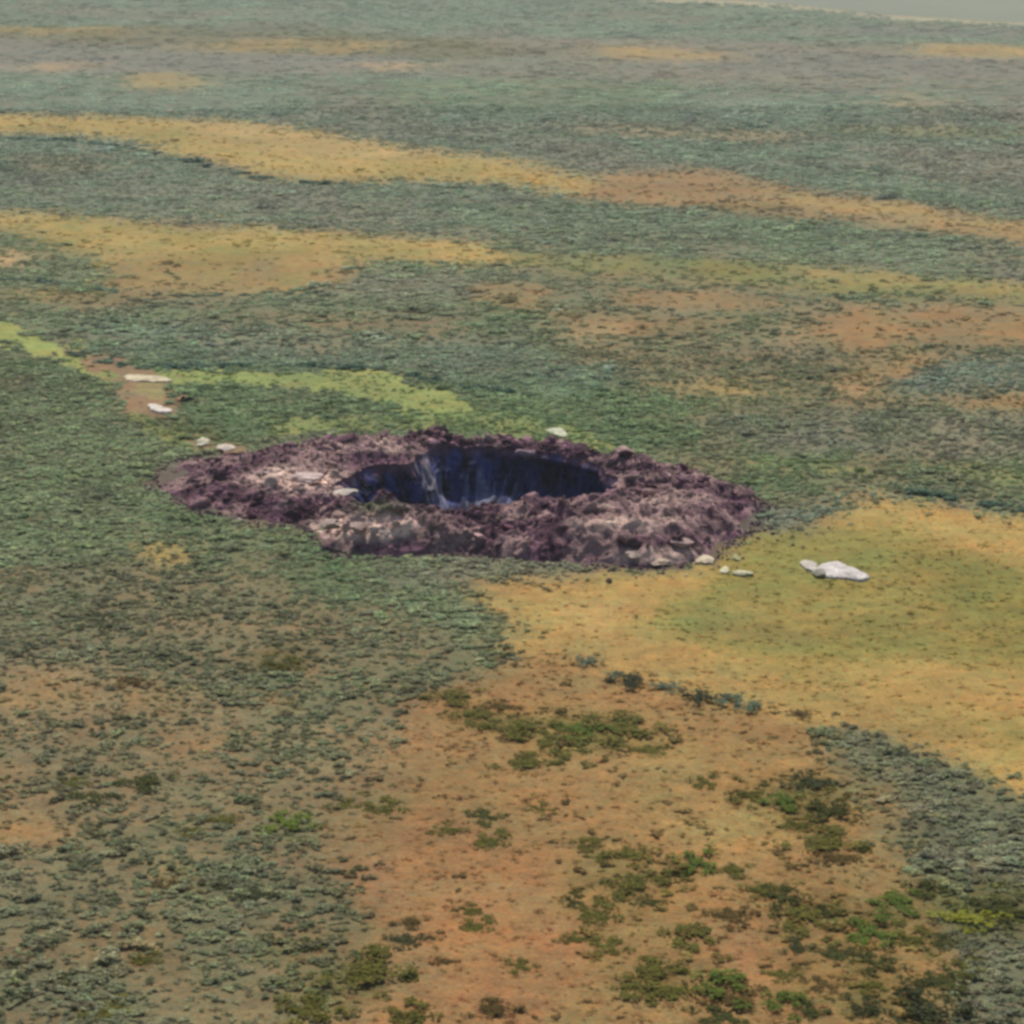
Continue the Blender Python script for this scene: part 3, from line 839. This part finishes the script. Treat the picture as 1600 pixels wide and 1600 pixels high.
MARKS = [(1436,1580,'the blackish corner bush'),(1512,1425,'the bright yellow-green bush'),(1355,1446,'the wide leafy green bush'),(1226,1398,'the dark bush in mid field'),
         (1130,1530,'the green triangular bush'),(1230,1558,'the rounded green bottom bush'),(1087,1342,'the pointed green bush'),(895,1403,'the small dark round bush'),(1302,1262,'the large dark upper bush'),
         (845,1256,'the faint lone bush'),(452,1280,'the bright green lone bush'),(568,1513,'the largest dark olive bush'),(436,1040,'the olive patch below the crater'),(820,1133,'the long flat strip bush'),
         (975,1133,'the long dark strip bush'),(1572,1414,'the big dark right edge bush'),(700,1400,'the rust-red heath centre'),(60,1270,'the orange patch on the left edge'),(30,1560,'the bottom left corner'),(260,1370,'the small ochre patch')]
def where(px, py, marks=None, far=400):
    best = min(marks or MARKS, key=lambda m: (m[0] - px) ** 2 + 1.6 * (m[1] - py) ** 2)
    dx, dy = px - best[0], py - best[1]; dd = math.hypot(dx, dy)
    if dd > far: return None
    h = 'right' if dx > 0 else 'left'; v_ = 'below' if dy > 0 else 'above'
    if abs(dx) > 2.2 * abs(dy): w_ = ('just ' if dd < 50 else 'well ' if dd > 110 else '') + h + ' of'
    elif abs(dy) > 2.2 * abs(dx): w_ = ('just ' if dd < 50 else 'far ' if dd > 110 else '') + v_
    else: w_ = v_ + ' and ' + h + ' of'
    return w_ + ' ' + best[2]
# ------------------------------------------------------------------ willow scrub
GAIN = 1.66
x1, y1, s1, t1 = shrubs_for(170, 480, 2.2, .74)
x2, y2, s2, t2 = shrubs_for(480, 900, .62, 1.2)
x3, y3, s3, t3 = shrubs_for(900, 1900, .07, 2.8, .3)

# taller, darker scrub added along band and thicket edges for their shade lines
EDGES = [([(110,556),(200,574),(300,574),(420,570),(520,574),(600,578),(660,592),(740,606),(800,612)], 1.9, 60),
         ([(-60,212),(0,214),(130,220),(260,244),(360,266),(430,282),(560,288)], 3.2, 40),
         ([(0,436),(60,440),(150,452),(180,456)], 2.0, 16), ([(230,460),(380,458),(500,452)], 1.6, 20),
         ([(1430,772),(1520,784),(1600,796),(1680,806)], 1.6, 24)]
ex, ey, es = [], [], []
for pl, sz, cnt in EDGES:
    pl = np.array(pl, float); seg = np.hypot(*np.diff(pl, axis=0).T); cum = np.concatenate([[0], np.cumsum(seg)])
    for q in range(cnt):
        t = rng.uniform(0, cum[-1]); px = np.interp(t, cum, pl[:, 0]); py = np.interp(t, cum, pl[:, 1])
        X, Y = unproject(px, py + rng.normal(0, 1.0)); ex.append(float(X)); ey.append(float(Y)); es.append(sz * rng.uniform(.75, 1.35))
ex, ey, es = map(np.array, (ex, ey, es))
et = np.tile(lin((88, 112, 92)), (len(ex), 1)) * np.exp(np.clip(rng.normal(0, .12, (len(ex), 1)), -.2, .15)) * .85
x1 = np.concatenate([x1, ex]); y1 = np.concatenate([y1, ey]); s1 = np.concatenate([s1, es]); t1 = np.concatenate([t1, et])

# the shrubs that show largest become objects of their own
u, v = project(x1, y1, 0.0)
inf = (u > 6) & (u < 1594) & (v > 1000) & (v < 1594)
app = np.where(inf, s1 / np.hypot(x1, y1), 0)
pick = np.argsort(-app)[:300]
rest = np.ones(len(x1), bool); rest[pick] = False

def region(px, py):
    if px > 1250: return ('grey-green willow shrub in the thicket running down the right edge below the meadow', 'willows of the right-hand thicket')
    if py > 1300 and px < 700: return ('low grey-green willow shrub in the scrub of the bottom left corner', 'willows of the bottom left scrub')
    if px < 850 and py < 1100: return ('grey-green willow shrub in the scrub between the crater and the orange heath', 'willows in front of the crater')
    if px < 700: return ('grey-green willow shrub in the thinning scrub left of the orange heath', 'willows at the heath edge')
    return ('stray grey-green willow shrub standing on the orange heath', 'stray willows on the heath')

def single(kindname, me, loc, scl, rz, tint, label, cat, group=None, tilt=(0, 0)):
    o = bpy.data.objects.new(kindname, me); scene.collection.objects.link(o)
    o.location = loc; o.scale = scl; o.rotation_euler = (tilt[0], tilt[1], rz)
    o['tint'] = [float(c) for c in tint]
    return tag(o, label, cat, group)

for i in pick:
    z = float(ground_z(np.array([x1[i]]), np.array([y1[i]]))[0])
    lab, grp = region(u[i], v[i]); s_ = float(s1[i])
    wh = where(u[i], v[i], None, 170)
    if wh: lab = ('dim ' if t1[i].mean() < .13 else 'pale ' if t1[i].mean() > .2 else '') + 'grey-green willow shrub ' + wh
    single('willow_shrub', shrub_v[i % 6], (x1[i], y1[i], z), (s_ * random.uniform(.9, 1.2), s_ * random.uniform(.9, 1.2), s_ * random.uniform(.35, .6)),
           random.uniform(0, 6.28), t1[i] * GAIN, lab, 'shrub', grp)

def pack(x, y, s, t, nv, zs):
    n = len(x); z = ground_z(x, y)
    low = 1 - .38 * sstep(430, 560, np.hypot(x, y))          # scrub beyond the crater set lower so less self-shading lightens it
    S = np.stack([s * rng.uniform(.9, 1.2, n), s * rng.uniform(.9, 1.2, n), s * rng.uniform(*zs, n) * low], 1)
    rot = np.stack([np.zeros(n), np.zeros(n), rng.uniform(0, 6.28, n)], 1)
    return np.stack([x, y, z], 1), S, rot, t * GAIN, rng.integers(0, nv, n)

xa = np.concatenate([x1[rest], x2]); ya = np.concatenate([y1[rest], y2]); sa = np.concatenate([s1[rest], s2]); ta = np.concatenate([t1[rest], t2])
P, S, rot, tt, var = pack(xa, ya, sa, ta, 6, (.32, .62))
o = scatter('willow_scrub', shrub_v, P, S, rot, tt, var)
tag(o, 'dense grey-green willow scrub covering the tundra around the crater', 'scrub', kind='stuff')
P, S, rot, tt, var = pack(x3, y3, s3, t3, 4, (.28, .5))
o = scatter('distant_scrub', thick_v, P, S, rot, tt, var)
tag(o, 'hazy blue-green scrub on the distant slope below the lake', 'scrub', kind='stuff')
print('scrub', len(xa), len(x3))

# ------------------------------------------------------------------ grass and heath tufts
n = int(wedge_area(180, 470) * 1.6)
x, y = random_ground(n, 180, 470)
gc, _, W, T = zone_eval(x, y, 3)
keep = (rng.uniform(0, 1, n) < T * (.55 + .6 * fbm(x / 4, y / 4, seed=83))) & ~bank_top(x, y)
x, y, gc = x[keep], y[keep], gc[keep]; n = len(x)
s = .6 * np.exp(rng.normal(0, .35, n)) * (1 - .35 * sstep(330, 420, y))
dk = rng.uniform(0, 1, n) < .004
t = gc * np.exp(rng.normal(0, .13, (n, 1))) * (1 + rng.normal(0, .05, (n, 3)))
t[dk] = lin((104, 88, 50))
z = ground_z(x, y)
o = scatter('grass_tufts', tuft_v, np.stack([x, y, z], 1), np.stack([s, s, s * rng.uniform(.15, .34, n)], 1),
            np.stack([np.zeros(n), np.zeros(n), rng.uniform(0, 6.28, n)], 1), t * 1.5, rng.integers(0, 4, n))
tag(o, 'ochre and rust coloured sedge and heath tufts covering the open ground', 'grass', kind='stuff')
print('tufts', n)

# ------------------------------------------------------------------ bushes standing clear on the open heath
DK = (66, 72, 34); OL = (92, 92, 42); GN = (84, 104, 44); BL = (54, 62, 40); BR = (88, 74, 44); TL = (96, 112, 90)
# x, y (foot), width in px, height factor, colour, label (None = shared)
BUSH = [
 (1100,1220,34,.5,OL,None),(1165,1242,46,.5,OL,None),
 (1230,1254,44,.7,GN,'tall green bush left of the darkest clump atop the right-hand bush row'),
 (1270,1226,54,.4,BL,'flat blackish bush at the very top of the right-hand bush row'),
 (1302,1270,62,.7,DK,'large dark bush left of the top of the thicket'),
 (1248,1287,52,.35,OL,None),(1282,1314,84,.35,OL,'broad flat olive bush mat under the large dark bush by the right-hand thicket'),
 (1307,1343,48,.45,BR,None),(845,1262,34,.35,OL,'faint lone olive bush in the bare middle of the orange heath'),
 (920,1316,40,.35,OL,None),(945,1342,36,.4,OL,None),(985,1336,52,.5,OL,None),
 (1087,1348,54,.6,GN,'green bush with a pointed top in the middle of the right-hand heath'),(1052,1368,60,.3,OL,None),
 (990,1388,60,.45,OL,None),(1015,1412,34,.5,DK,None),(895,1410,26,.6,DK,'small dark round bush at the left end of the bush rows'),
 (932,1431,54,.3,OL,None),(1150,1362,46,.35,OL,None),(1190,1390,44,.5,OL,None),
 (1226,1404,56,.6,DK,'dark green bush in the centre of the lower right bush field'),(1252,1432,64,.4,OL,None),(1287,1424,36,.6,DK,None),
 (1140,1428,50,.45,BR,None),(1355,1452,72,.6,GN,'wide leafy green bush left of the yellow-green bush'),
 (1455,1382,60,.5,DK,'dark bush directly above the yellow-green bush at the right edge'),(1410,1406,54,.45,GN,None),
 (1512,1430,72,.55,(128,132,50),'bright yellow-green bush near the right edge'),
 (1572,1420,70,.6,DK,'big dark bush cut by the right edge beside the yellow-green bush'),(1425,1464,56,.4,OL,None),(1470,1470,46,.4,DK,None),
 (900,1470,40,.4,OL,None),(950,1482,48,.3,OL,None),(1080,1460,66,.35,OL,None),(1242,1481,34,.5,BL,None),(1305,1488,58,.35,DK,None),
 (1377,1508,54,.5,DK,None),(1130,1536,66,.6,GN,'green triangular bush low on the orange heath'),(1160,1545,40,.3,BR,None),
 (1220,1522,36,.35,OL,None),(1285,1535,40,.3,BR,None),(1230,1564,56,.7,GN,'rounded green bush above the bottom edge of the heath'),(1262,1582,38,.6,DK,None),
 (1135,1566,50,.35,BR,None),(1128,1588,72,.3,DK,None),(1355,1582,50,.6,BL,None),
 (1436,1586,86,.75,BL,'large round blackish bush close to the bottom right corner'),
 (1462,1532,66,.5,DK,None),(1510,1510,50,.5,OL,None),(1360,1540,44,.4,OL,None),(1012,1518,66,.35,OL,None),(1040,1556,72,.4,OL,None),(812,1512,36,.4,OL,None),(985,1545,40,.3,OL,None),
 (820,1138,70,.4,OL,'long flat olive bush at the left end of the moss-green bush strip in mid heath'),
 (907,1134,58,.45,GN,'flat olive-green bush in the middle of the bush strip in mid heath'),(975,1138,92,.4,OL,'long dark olive bush at the right end of the bush strip in mid heath'),
 (890,1160,60,.35,OL,None),(815,1186,70,.25,OL,None),(1015,1165,40,.3,OL,None),(860,1147,46,.35,OL,None),(745,1118,52,.35,OL,None),
 (235,1226,60,.45,DK,None),(145,1245,46,.45,DK,None),(452,1288,62,.55,(98,118,50),'bright green lone bush left of the orange heath'),
 (595,1262,56,.3,OL,None),(535,1255,34,.3,OL,None),(702,1300,40,.3,OL,None),(756,1274,40,.3,DK,None),(765,1314,46,.3,OL,None),
 (345,1385,36,.5,DK,None),(398,1406,44,.5,BL,None),(262,1392,42,.5,BR,None),(226,1500,38,.5,OL,None),(646,1444,40,.4,BR,None),(636,1469,46,.35,BL,None),
 (732,1421,30,.4,OL,None),(742,1448,44,.3,OL,None),(568,1522,90,.6,OL,'largest dark olive bush between the bottom left scrub and the rust-red heath'),(475,1486,34,.6,DK,None),
 (482,1586,80,.45,OL,None),(640,1592,66,.4,OL,None),(765,1580,58,.4,BR,None),(696,1507,28,.5,BR,None),
 (207,1070,42,.45,BR,None),(436,1044,60,.4,OL,'olive bush patch in the scrub straight below the crater'),(716,1090,66,.35,OL,None),(780,1104,44,.3,BR,None),
 (105,1530,40,.4,DK,None),(30,1508,34,.4,BL,None),(170,1580,50,.4,OL,None),(350,1280,34,.35,OL,None),(110,1225,40,.35,OL,None),(300,1300,36,.35,OL,None),
]
CN = {DK: 'dark green', OL: 'olive', GN: 'green', BL: 'blackish', BR: 'brownish', TL: 'blue-green'}
bush_v = [shrub_mesh('heath_bush_shape', 500 + i, n=420, h=.7, leaf=.06, lobes=15) for i in range(4)]
for q, (px, py, wpx, hf, c, lab) in enumerate(BUSH):
    X, Y = unproject(px, py); X = float(X); Y = float(Y); d = math.hypot(X, Y)
    wid = 1.2 * wpx * math.hypot(d, CAM_H) / F
    z = float(ground_z(np.array([X]), np.array([Y]))[0])
    grp = 'bushes of the lower right heath' if px > 1190 else 'bushes of the middle heath' if px > 780 and py > 1200 else 'bushes of the mid heath strip' if px > 680 and py < 1200 else 'bushes of the rust-red heath' if px > 500 else 'bushes of the left scrub'
    if lab is None: lab = ('small' if wpx < 38 else 'medium' if wpx < 55 else 'wide') + ' ' + CN[c] + ' bush ' + where(px, py)
    single('heath_bush', bush_v[q % 4], (X, Y, z - .03), (wid, wid * random.uniform(.9, 1.6), max(.28, wid * hf * .42)), random.choice((0, math.pi)) + random.uniform(-.3, .3),
           lin(c) * np.array((1.2, 1.15, .6)), lab, 'bush', grp)

HOLLOW = [(920,1036,40,TL,'leftmost blue-green bush of the row between meadow and heath'),(965,1052,30,TL,None),(992,1066,60,BL,'darkest bush of the row between meadow and heath'),
          (1040,1072,44,TL,None),(1095,1092,56,BL,'second dark bush of the row between meadow and heath'),(1140,1094,50,TL,None),(1180,1106,44,TL,'rightmost blue-green bush of the row between meadow and heath'),
          (1250,1114,34,BR,'small brown bush at the end of the row between meadow and heath')]
for q, (px, py, wpx, c, lab) in enumerate(HOLLOW):
    X, Y = unproject(px, py); X = float(X); Y = float(Y); wid = wpx * math.hypot(X, Y) / F
    z = float(ground_z(np.array([X]), np.array([Y]))[0])
    single('heath_bush', bush_v[q % 4], (X, Y, z), (wid, wid * 1.2, wid * .35), random.uniform(-.3, .3), lin(c) * 1.35,
           lab or 'pale blue-green bush inside the row between meadow and heath', 'bush', 'bushes between meadow and heath')

X, Y = unproject(290, 632)
single('heath_bush', bush_v[1], (float(X), float(Y), 0), (2.6, 2.6, 2.4), .4, lin((40, 44, 40)), 'black-looking lone bush right of the bare brown strip behind the crater', 'bush')  # shade of its backlit side put into the near-black colour

# ------------------------------------------------------------------ clods on the bank
mask = (bank_co[:, 2] > .15)
cand = np.nonzero(mask)[0]
def clods(n, lo, hi):
    idx = rng.choice(cand, n, replace=False); s = lo * (hi / lo) ** (rng.uniform(0, 1, n) ** 1.8)
    tint = bank_col[idx] * np.exp(rng.normal(0, .35, (n, 1)))
    return idx, s, tint
BMARKS = [(482,748,'the bright pinkish clay block'),(540,771,'the clay block on the hole\'s left lip'),(430,738,'the dull pink clay block'),(516,822,'the near bank\'s left corner'),(597,833,'the bright near bank clay block'),
          (951,811,'the bright clay block right of the hole'),(1030,880,'the clay block at the lowest toe'),(1060,850,'the pinkish lower right clay block'),(604,684,'the pale block left of the notch'),
          (820,708,'the clay block over the blackest hole'),(275,748,'the left tip of the bank'),(1185,790,'the right tip of the bank'),(670,688,'the notch of the far rim'),(900,700,'the right end of the far rim'),(760,830,'the middle of the near bank')]
idx, s, tint = clods(260, .8, 2.2)
for q, i in enumerate(idx):
    p = bank_co[i]; dg = math.degrees(math.atan2(p[1] - cY, p[0] - cX))
    lab = {0: 'dark peat clod lying on the right part of the crater bank', 1: 'dark peat clod lying on the far rim of the crater', 2: 'dark peat clod lying on the left part of the crater bank', 3: 'dark peat clod lying on the near bank in front of the crater hole'}[0 if -35 < dg < 40 else 1 if 40 <= dg < 140 else 3 if -125 < dg <= -35 else 2]
    pu, pv_ = project(p[0], p[1], p[2])
    grp = lab.replace('dark peat clod lying', 'peat clods')
    wh = where(pu, pv_, BMARKS, 110)
    if wh: lab = ('big' if s[q] > 1.3 else 'small') + ' peat clod ' + wh
    k = float(s[q])
    single('peat_clod', clod_v[q % 6], (p[0], p[1], p[2] + k * .08), (k * random.uniform(.8, 1.4), k * random.uniform(.8, 1.3), k * random.uniform(.7, 1.3)), random.uniform(0, 6.28),
           tint[q], lab, 'clod', grp, (random.uniform(-.5, .5), random.uniform(-.5, .5)))
idx, s, tint = clods(5000, .2, .8)
n = len(idx)
pc = bank_co[idx] + np.array((0, 0, .03))
no = 1700                                     # crumbs thrown past the toe of the bank
ta_ = rng.uniform(-np.pi, np.pi, no); ro_ = pinterp(ta_, oa, orr) + rng.exponential(1.3, no) - .5
xo = cX + ro_ * np.cos(ta_); yo = cY + ro_ * np.sin(ta_)
pc = np.concatenate([pc, np.stack([xo, yo, ground_z(xo, yo) + .1], 1)]); s = np.concatenate([s, rng.uniform(.15, .5, no)])
tint = np.concatenate([tint, np.where(rng.uniform(0, 1, (no, 1)) < .12, lin((170, 150, 140)), lin((96, 74, 80))) * np.exp(rng.normal(0, .25, (no, 1)))]); n = len(s)
o = scatter('small_clods', clod_v, pc, s[:, None] * rng.uniform(.7, 1.4, (n, 3)), rng.uniform(-1, 1, (n, 3)) * np.array((.6, .6, 3.1)), tint, rng.integers(0, 6, n))
tag(o, 'crumbled purple-brown peat and clay rubble covering the crater bank', 'rubble', kind='stuff')

# ------------------------------------------------------------------ pale stones and clay slabs
def stone(px, py, wpx, depth, hgt, c, label, rz=0., z=0., seed=1, group=None, name='pale_stone'):
    X, Y = unproject(px, py, z); X = float(X); Y = float(Y); wid = wpx * math.hypot(math.hypot(X, Y), CAM_H) / F
    me = lump_mesh(name + '_shape', 600 + seed, M_CLOD, .7, .4, 4)
    return single(name, me, (X, Y, z + hgt * .15), (wid * 1.1, depth, hgt / .7), rz, lin(c, .72), label, 'stone', group)
def plate(pts, th, c, label, name):
    """thin broken slab lying on the ground, its edge bevelled and uneven"""
    X, Y = unproject([p[0] for p in pts], [p[1] for p in pts], 0.0)
    L_ = smooth_loop(X, Y, 4); ox, oy = L_.mean(0)
    L_ = L_ + rng.normal(0, .10, L_.shape)
    bm = bmesh.new(); rings = []
    for k, z in ((1.0, -.1), (1.0, th * .7), (.93, th), (.7, th * 1.15), (.4, th * 1.2)):
        rings.append([bm.verts.new(((p[0] - ox) * k, (p[1] - oy) * k, z + (.05 * random.uniform(-1, 1) if z > 0 else 0))) for p in L_])
    m = len(L_)
    for a, b in zip(rings, rings[1:]):
        for q in range(m): bm.faces.new((a[q], a[(q + 1) % m], b[(q + 1) % m], b[q]))
    bm.faces.new(rings[-1]); bmesh.ops.recalc_face_normals(bm, faces=bm.faces)
    me = bpy.data.meshes.new(name + '_shape'); bm.to_mesh(me); bm.free(); me.materials.append(M_CLOD)
    z0 = float(ground_z(np.array([ox]), np.array([oy]))[0])
    return single(name, me, (ox, oy, z0 + .05), (1, 1, 1), 0, lin(c, .76), label, 'stone')
W1 = (205, 196, 182); W2 = (212, 203, 197)
plate([(1277,889),(1286,882),(1300,879),(1314,881),(1326,886),(1342,892),(1356,899),(1358,903),(1345,906),(1330,905),(1312,903),(1296,902),(1283,898)],.32,W2,'biggest white slab lying on the green meadow right of the crater','pale_slab')
plate([(1250,879),(1262,877),(1274,880),(1279,886),(1270,892),(1260,890),(1256,885)],.25,W1,'small flat white stone touching the left end of the big white slab','pale_stone')
stone(1280,897,24,3.5,.8,(160,156,140),'flat greyish stone at the lower left foot of the big white slab',0,seed=12)
stone(1133,893,16,3.2,.6,(206,202,166),'left one of two cream stones between the crater bank and the white slab',0,seed=3)
stone(1162,897,28,2.6,.5,(200,196,160),'right flatter one of two cream stones between the crater bank and the white slab',0,seed=4)
stone(1150,873,12,2.2,.5,(168,166,120),'faint small stone behind the two cream stones on the meadow',0,seed=13)
stone(1098,877,26,4.0,.8,(216,200,170),'cream stone at the right foot of the crater bank',0,seed=5)
stone(870,677,30,7.0,1.3,(222,222,190),'lone cream white stone on the grass just behind the far crater rim',0,seed=6)
plate([(192,591),(204,588),(224,589),(246,590),(262,593),(268,597),(250,599),(226,598),(204,598)],.3,(214,200,166),'long thin pale slab at the top of the bare brown strip behind the crater','pale_slab')
plate([(230,637),(242,637),(256,641),(268,645),(262,649),(246,648),(236,644)],.3,(226,214,200),'white slab at the lower end of the bare brown strip behind the crater','pale_slab')
stone(316,694,20,5.0,.9,(206,198,172),'left one of two pale stones beside the upper left end of the crater bank',0,seed=9)
stone(352,702,26,5.0,1.2,(216,200,182),'right larger one of two pale stones beside the upper left end of the crater bank',0,seed=10)
stone(482,748,44,5.0,1.4,(214,190,182),'bright pinkish clay block on the left bank beside the hole',-.2,2.0,seed=14,name='clay_block')
stone(468,764,30,3.0,1.0,(196,172,160),'small clay block below the bright pinkish one on the left bank',0,1.6,seed=15,name='clay_block')
stone(540,771,40,3.4,.8,(206,194,180),'long pale clay block at the left lip of the hole above the mossy gap',-.25,1.2,seed=16,name='clay_block')
stone(430,738,50,5.0,.9,(184,156,152),'wide dull pink clay block at the left end of the left bank streak',0,1.6,seed=17,name='clay_block')
stone(516,822,30,3.0,1.4,(196,172,160),'clay block on the left corner of the near bank',0,2.6,seed=18,name='clay_block')
stone(597,833,32,2.4,1.0,(214,190,180),'bright clay block on the front face of the near bank left half',0,2.0,seed=19,name='clay_block')
stone(560,824,26,3.0,1.0,(176,150,140),'brownish clay block between the two brighter ones on the near bank left half',0,2.6,seed=20,name='clay_block')
stone(951,811,32,3.6,1.2,(214,192,188),'bright clay block on the near bank right of the hole',-.2,2.4,seed=21,name='clay_block')
stone(985,822,34,3.0,1.0,(184,162,156),'dull clay block just below and right of the bright one on the right bank',-.3,2.0,seed=22,name='clay_block')
stone(990,866,30,3.0,.9,(200,180,164),'clay block near the toe of the bank at the lower right',-.2,1.0,seed=23,name='clay_block')
stone(1030,880,40,2.6,.7,(206,182,160),'long clay block at the lowest toe of the bank by the ochre grass',-.25,.3,seed=24,name='clay_block')
stone(1060,850,40,3.0,.9,(172,148,142),'dull pinkish clay block halfway up the lower right bank',-.3,1.6,seed=25,name='clay_block')
stone(604,684,16,2.0,1.0,(206,196,190),'small pale clay block on the top of the far rim left of the deep notch',0,2.2,seed=26,name='clay_block')
stone(820,708,34,2.5,.7,(150,124,132),'pinkish clay block under the far rim above the blackest part of the hole',0,1.4,seed=27,name='clay_block')
stone(952,910,9,1.6,.7,(70,52,40),'tiny dark brown clod alone on the ochre grass below the bank',0,seed=28,name='peat_clod')

# ------------------------------------------------------------------ give look-alikes their own labels
by = {}
for o in scene.objects:
    if o.parent is None and o.get('label') and o.get('group'): by.setdefault(o['label'], []).append(o)
NUMW = ['second', 'third', 'fourth', 'fifth', 'sixth', 'seventh', 'eighth', 'ninth', 'tenth', 'eleventh', 'twelfth']
for lab, os_ in by.items():
    if len(os_) < 2: continue
    os_.sort(key=lambda o: project(o.location.x, o.location.y, o.location.z)[0])
    g0 = os_[0]['group']
    for k, o in enumerate(os_):
        o['group'] = g0
        if len(os_) > 13: continue
        base = lab if len(lab.split()) < 14 else lab.replace('grey-green ', '')
        if len(base.split()) > 13: continue
        o['label'] = base + (', leftmost' if k == 0 else ', rightmost' if k == len(os_) - 1 else ', ' + NUMW[k - 1] + ' from left')

# ------------------------------------------------------------------ haze
hz, t = new_mat('haze_air')
pv = N(t, 'ShaderNodeVolumePrincipled')
pv.inputs['Color'].default_value = (.84, .92, 1.0, 1); pv.inputs['Density'].default_value = .000062; pv.inputs['Anisotropy'].default_value = .2
o_ = N(t, 'ShaderNodeOutputMaterial'); t.links.new(pv.outputs[0], o_.inputs['Volume'])
zmin = -36.0
bm = bmesh.new(); bmesh.ops.create_cube(bm, size=1)
me = bpy.data.meshes.new('haze'); bm.to_mesh(me); bm.free(); me.materials.append(hz)
haze = link(bpy.data.objects.new('haze', me))
gxmax = float(np.abs(gx).max()) + 50; gymax = float(gy.max()) + 50
haze.location = (0, gymax / 2 - 300, (zmin + CAM_H + 6) / 2); haze.scale = (2 * gxmax, gymax + 600, CAM_H + 6 - zmin)
tag(haze, kind='stuff')
hz.cycles.homogeneous_volume = True if hasattr(hz.cycles, 'homogeneous_volume') else None
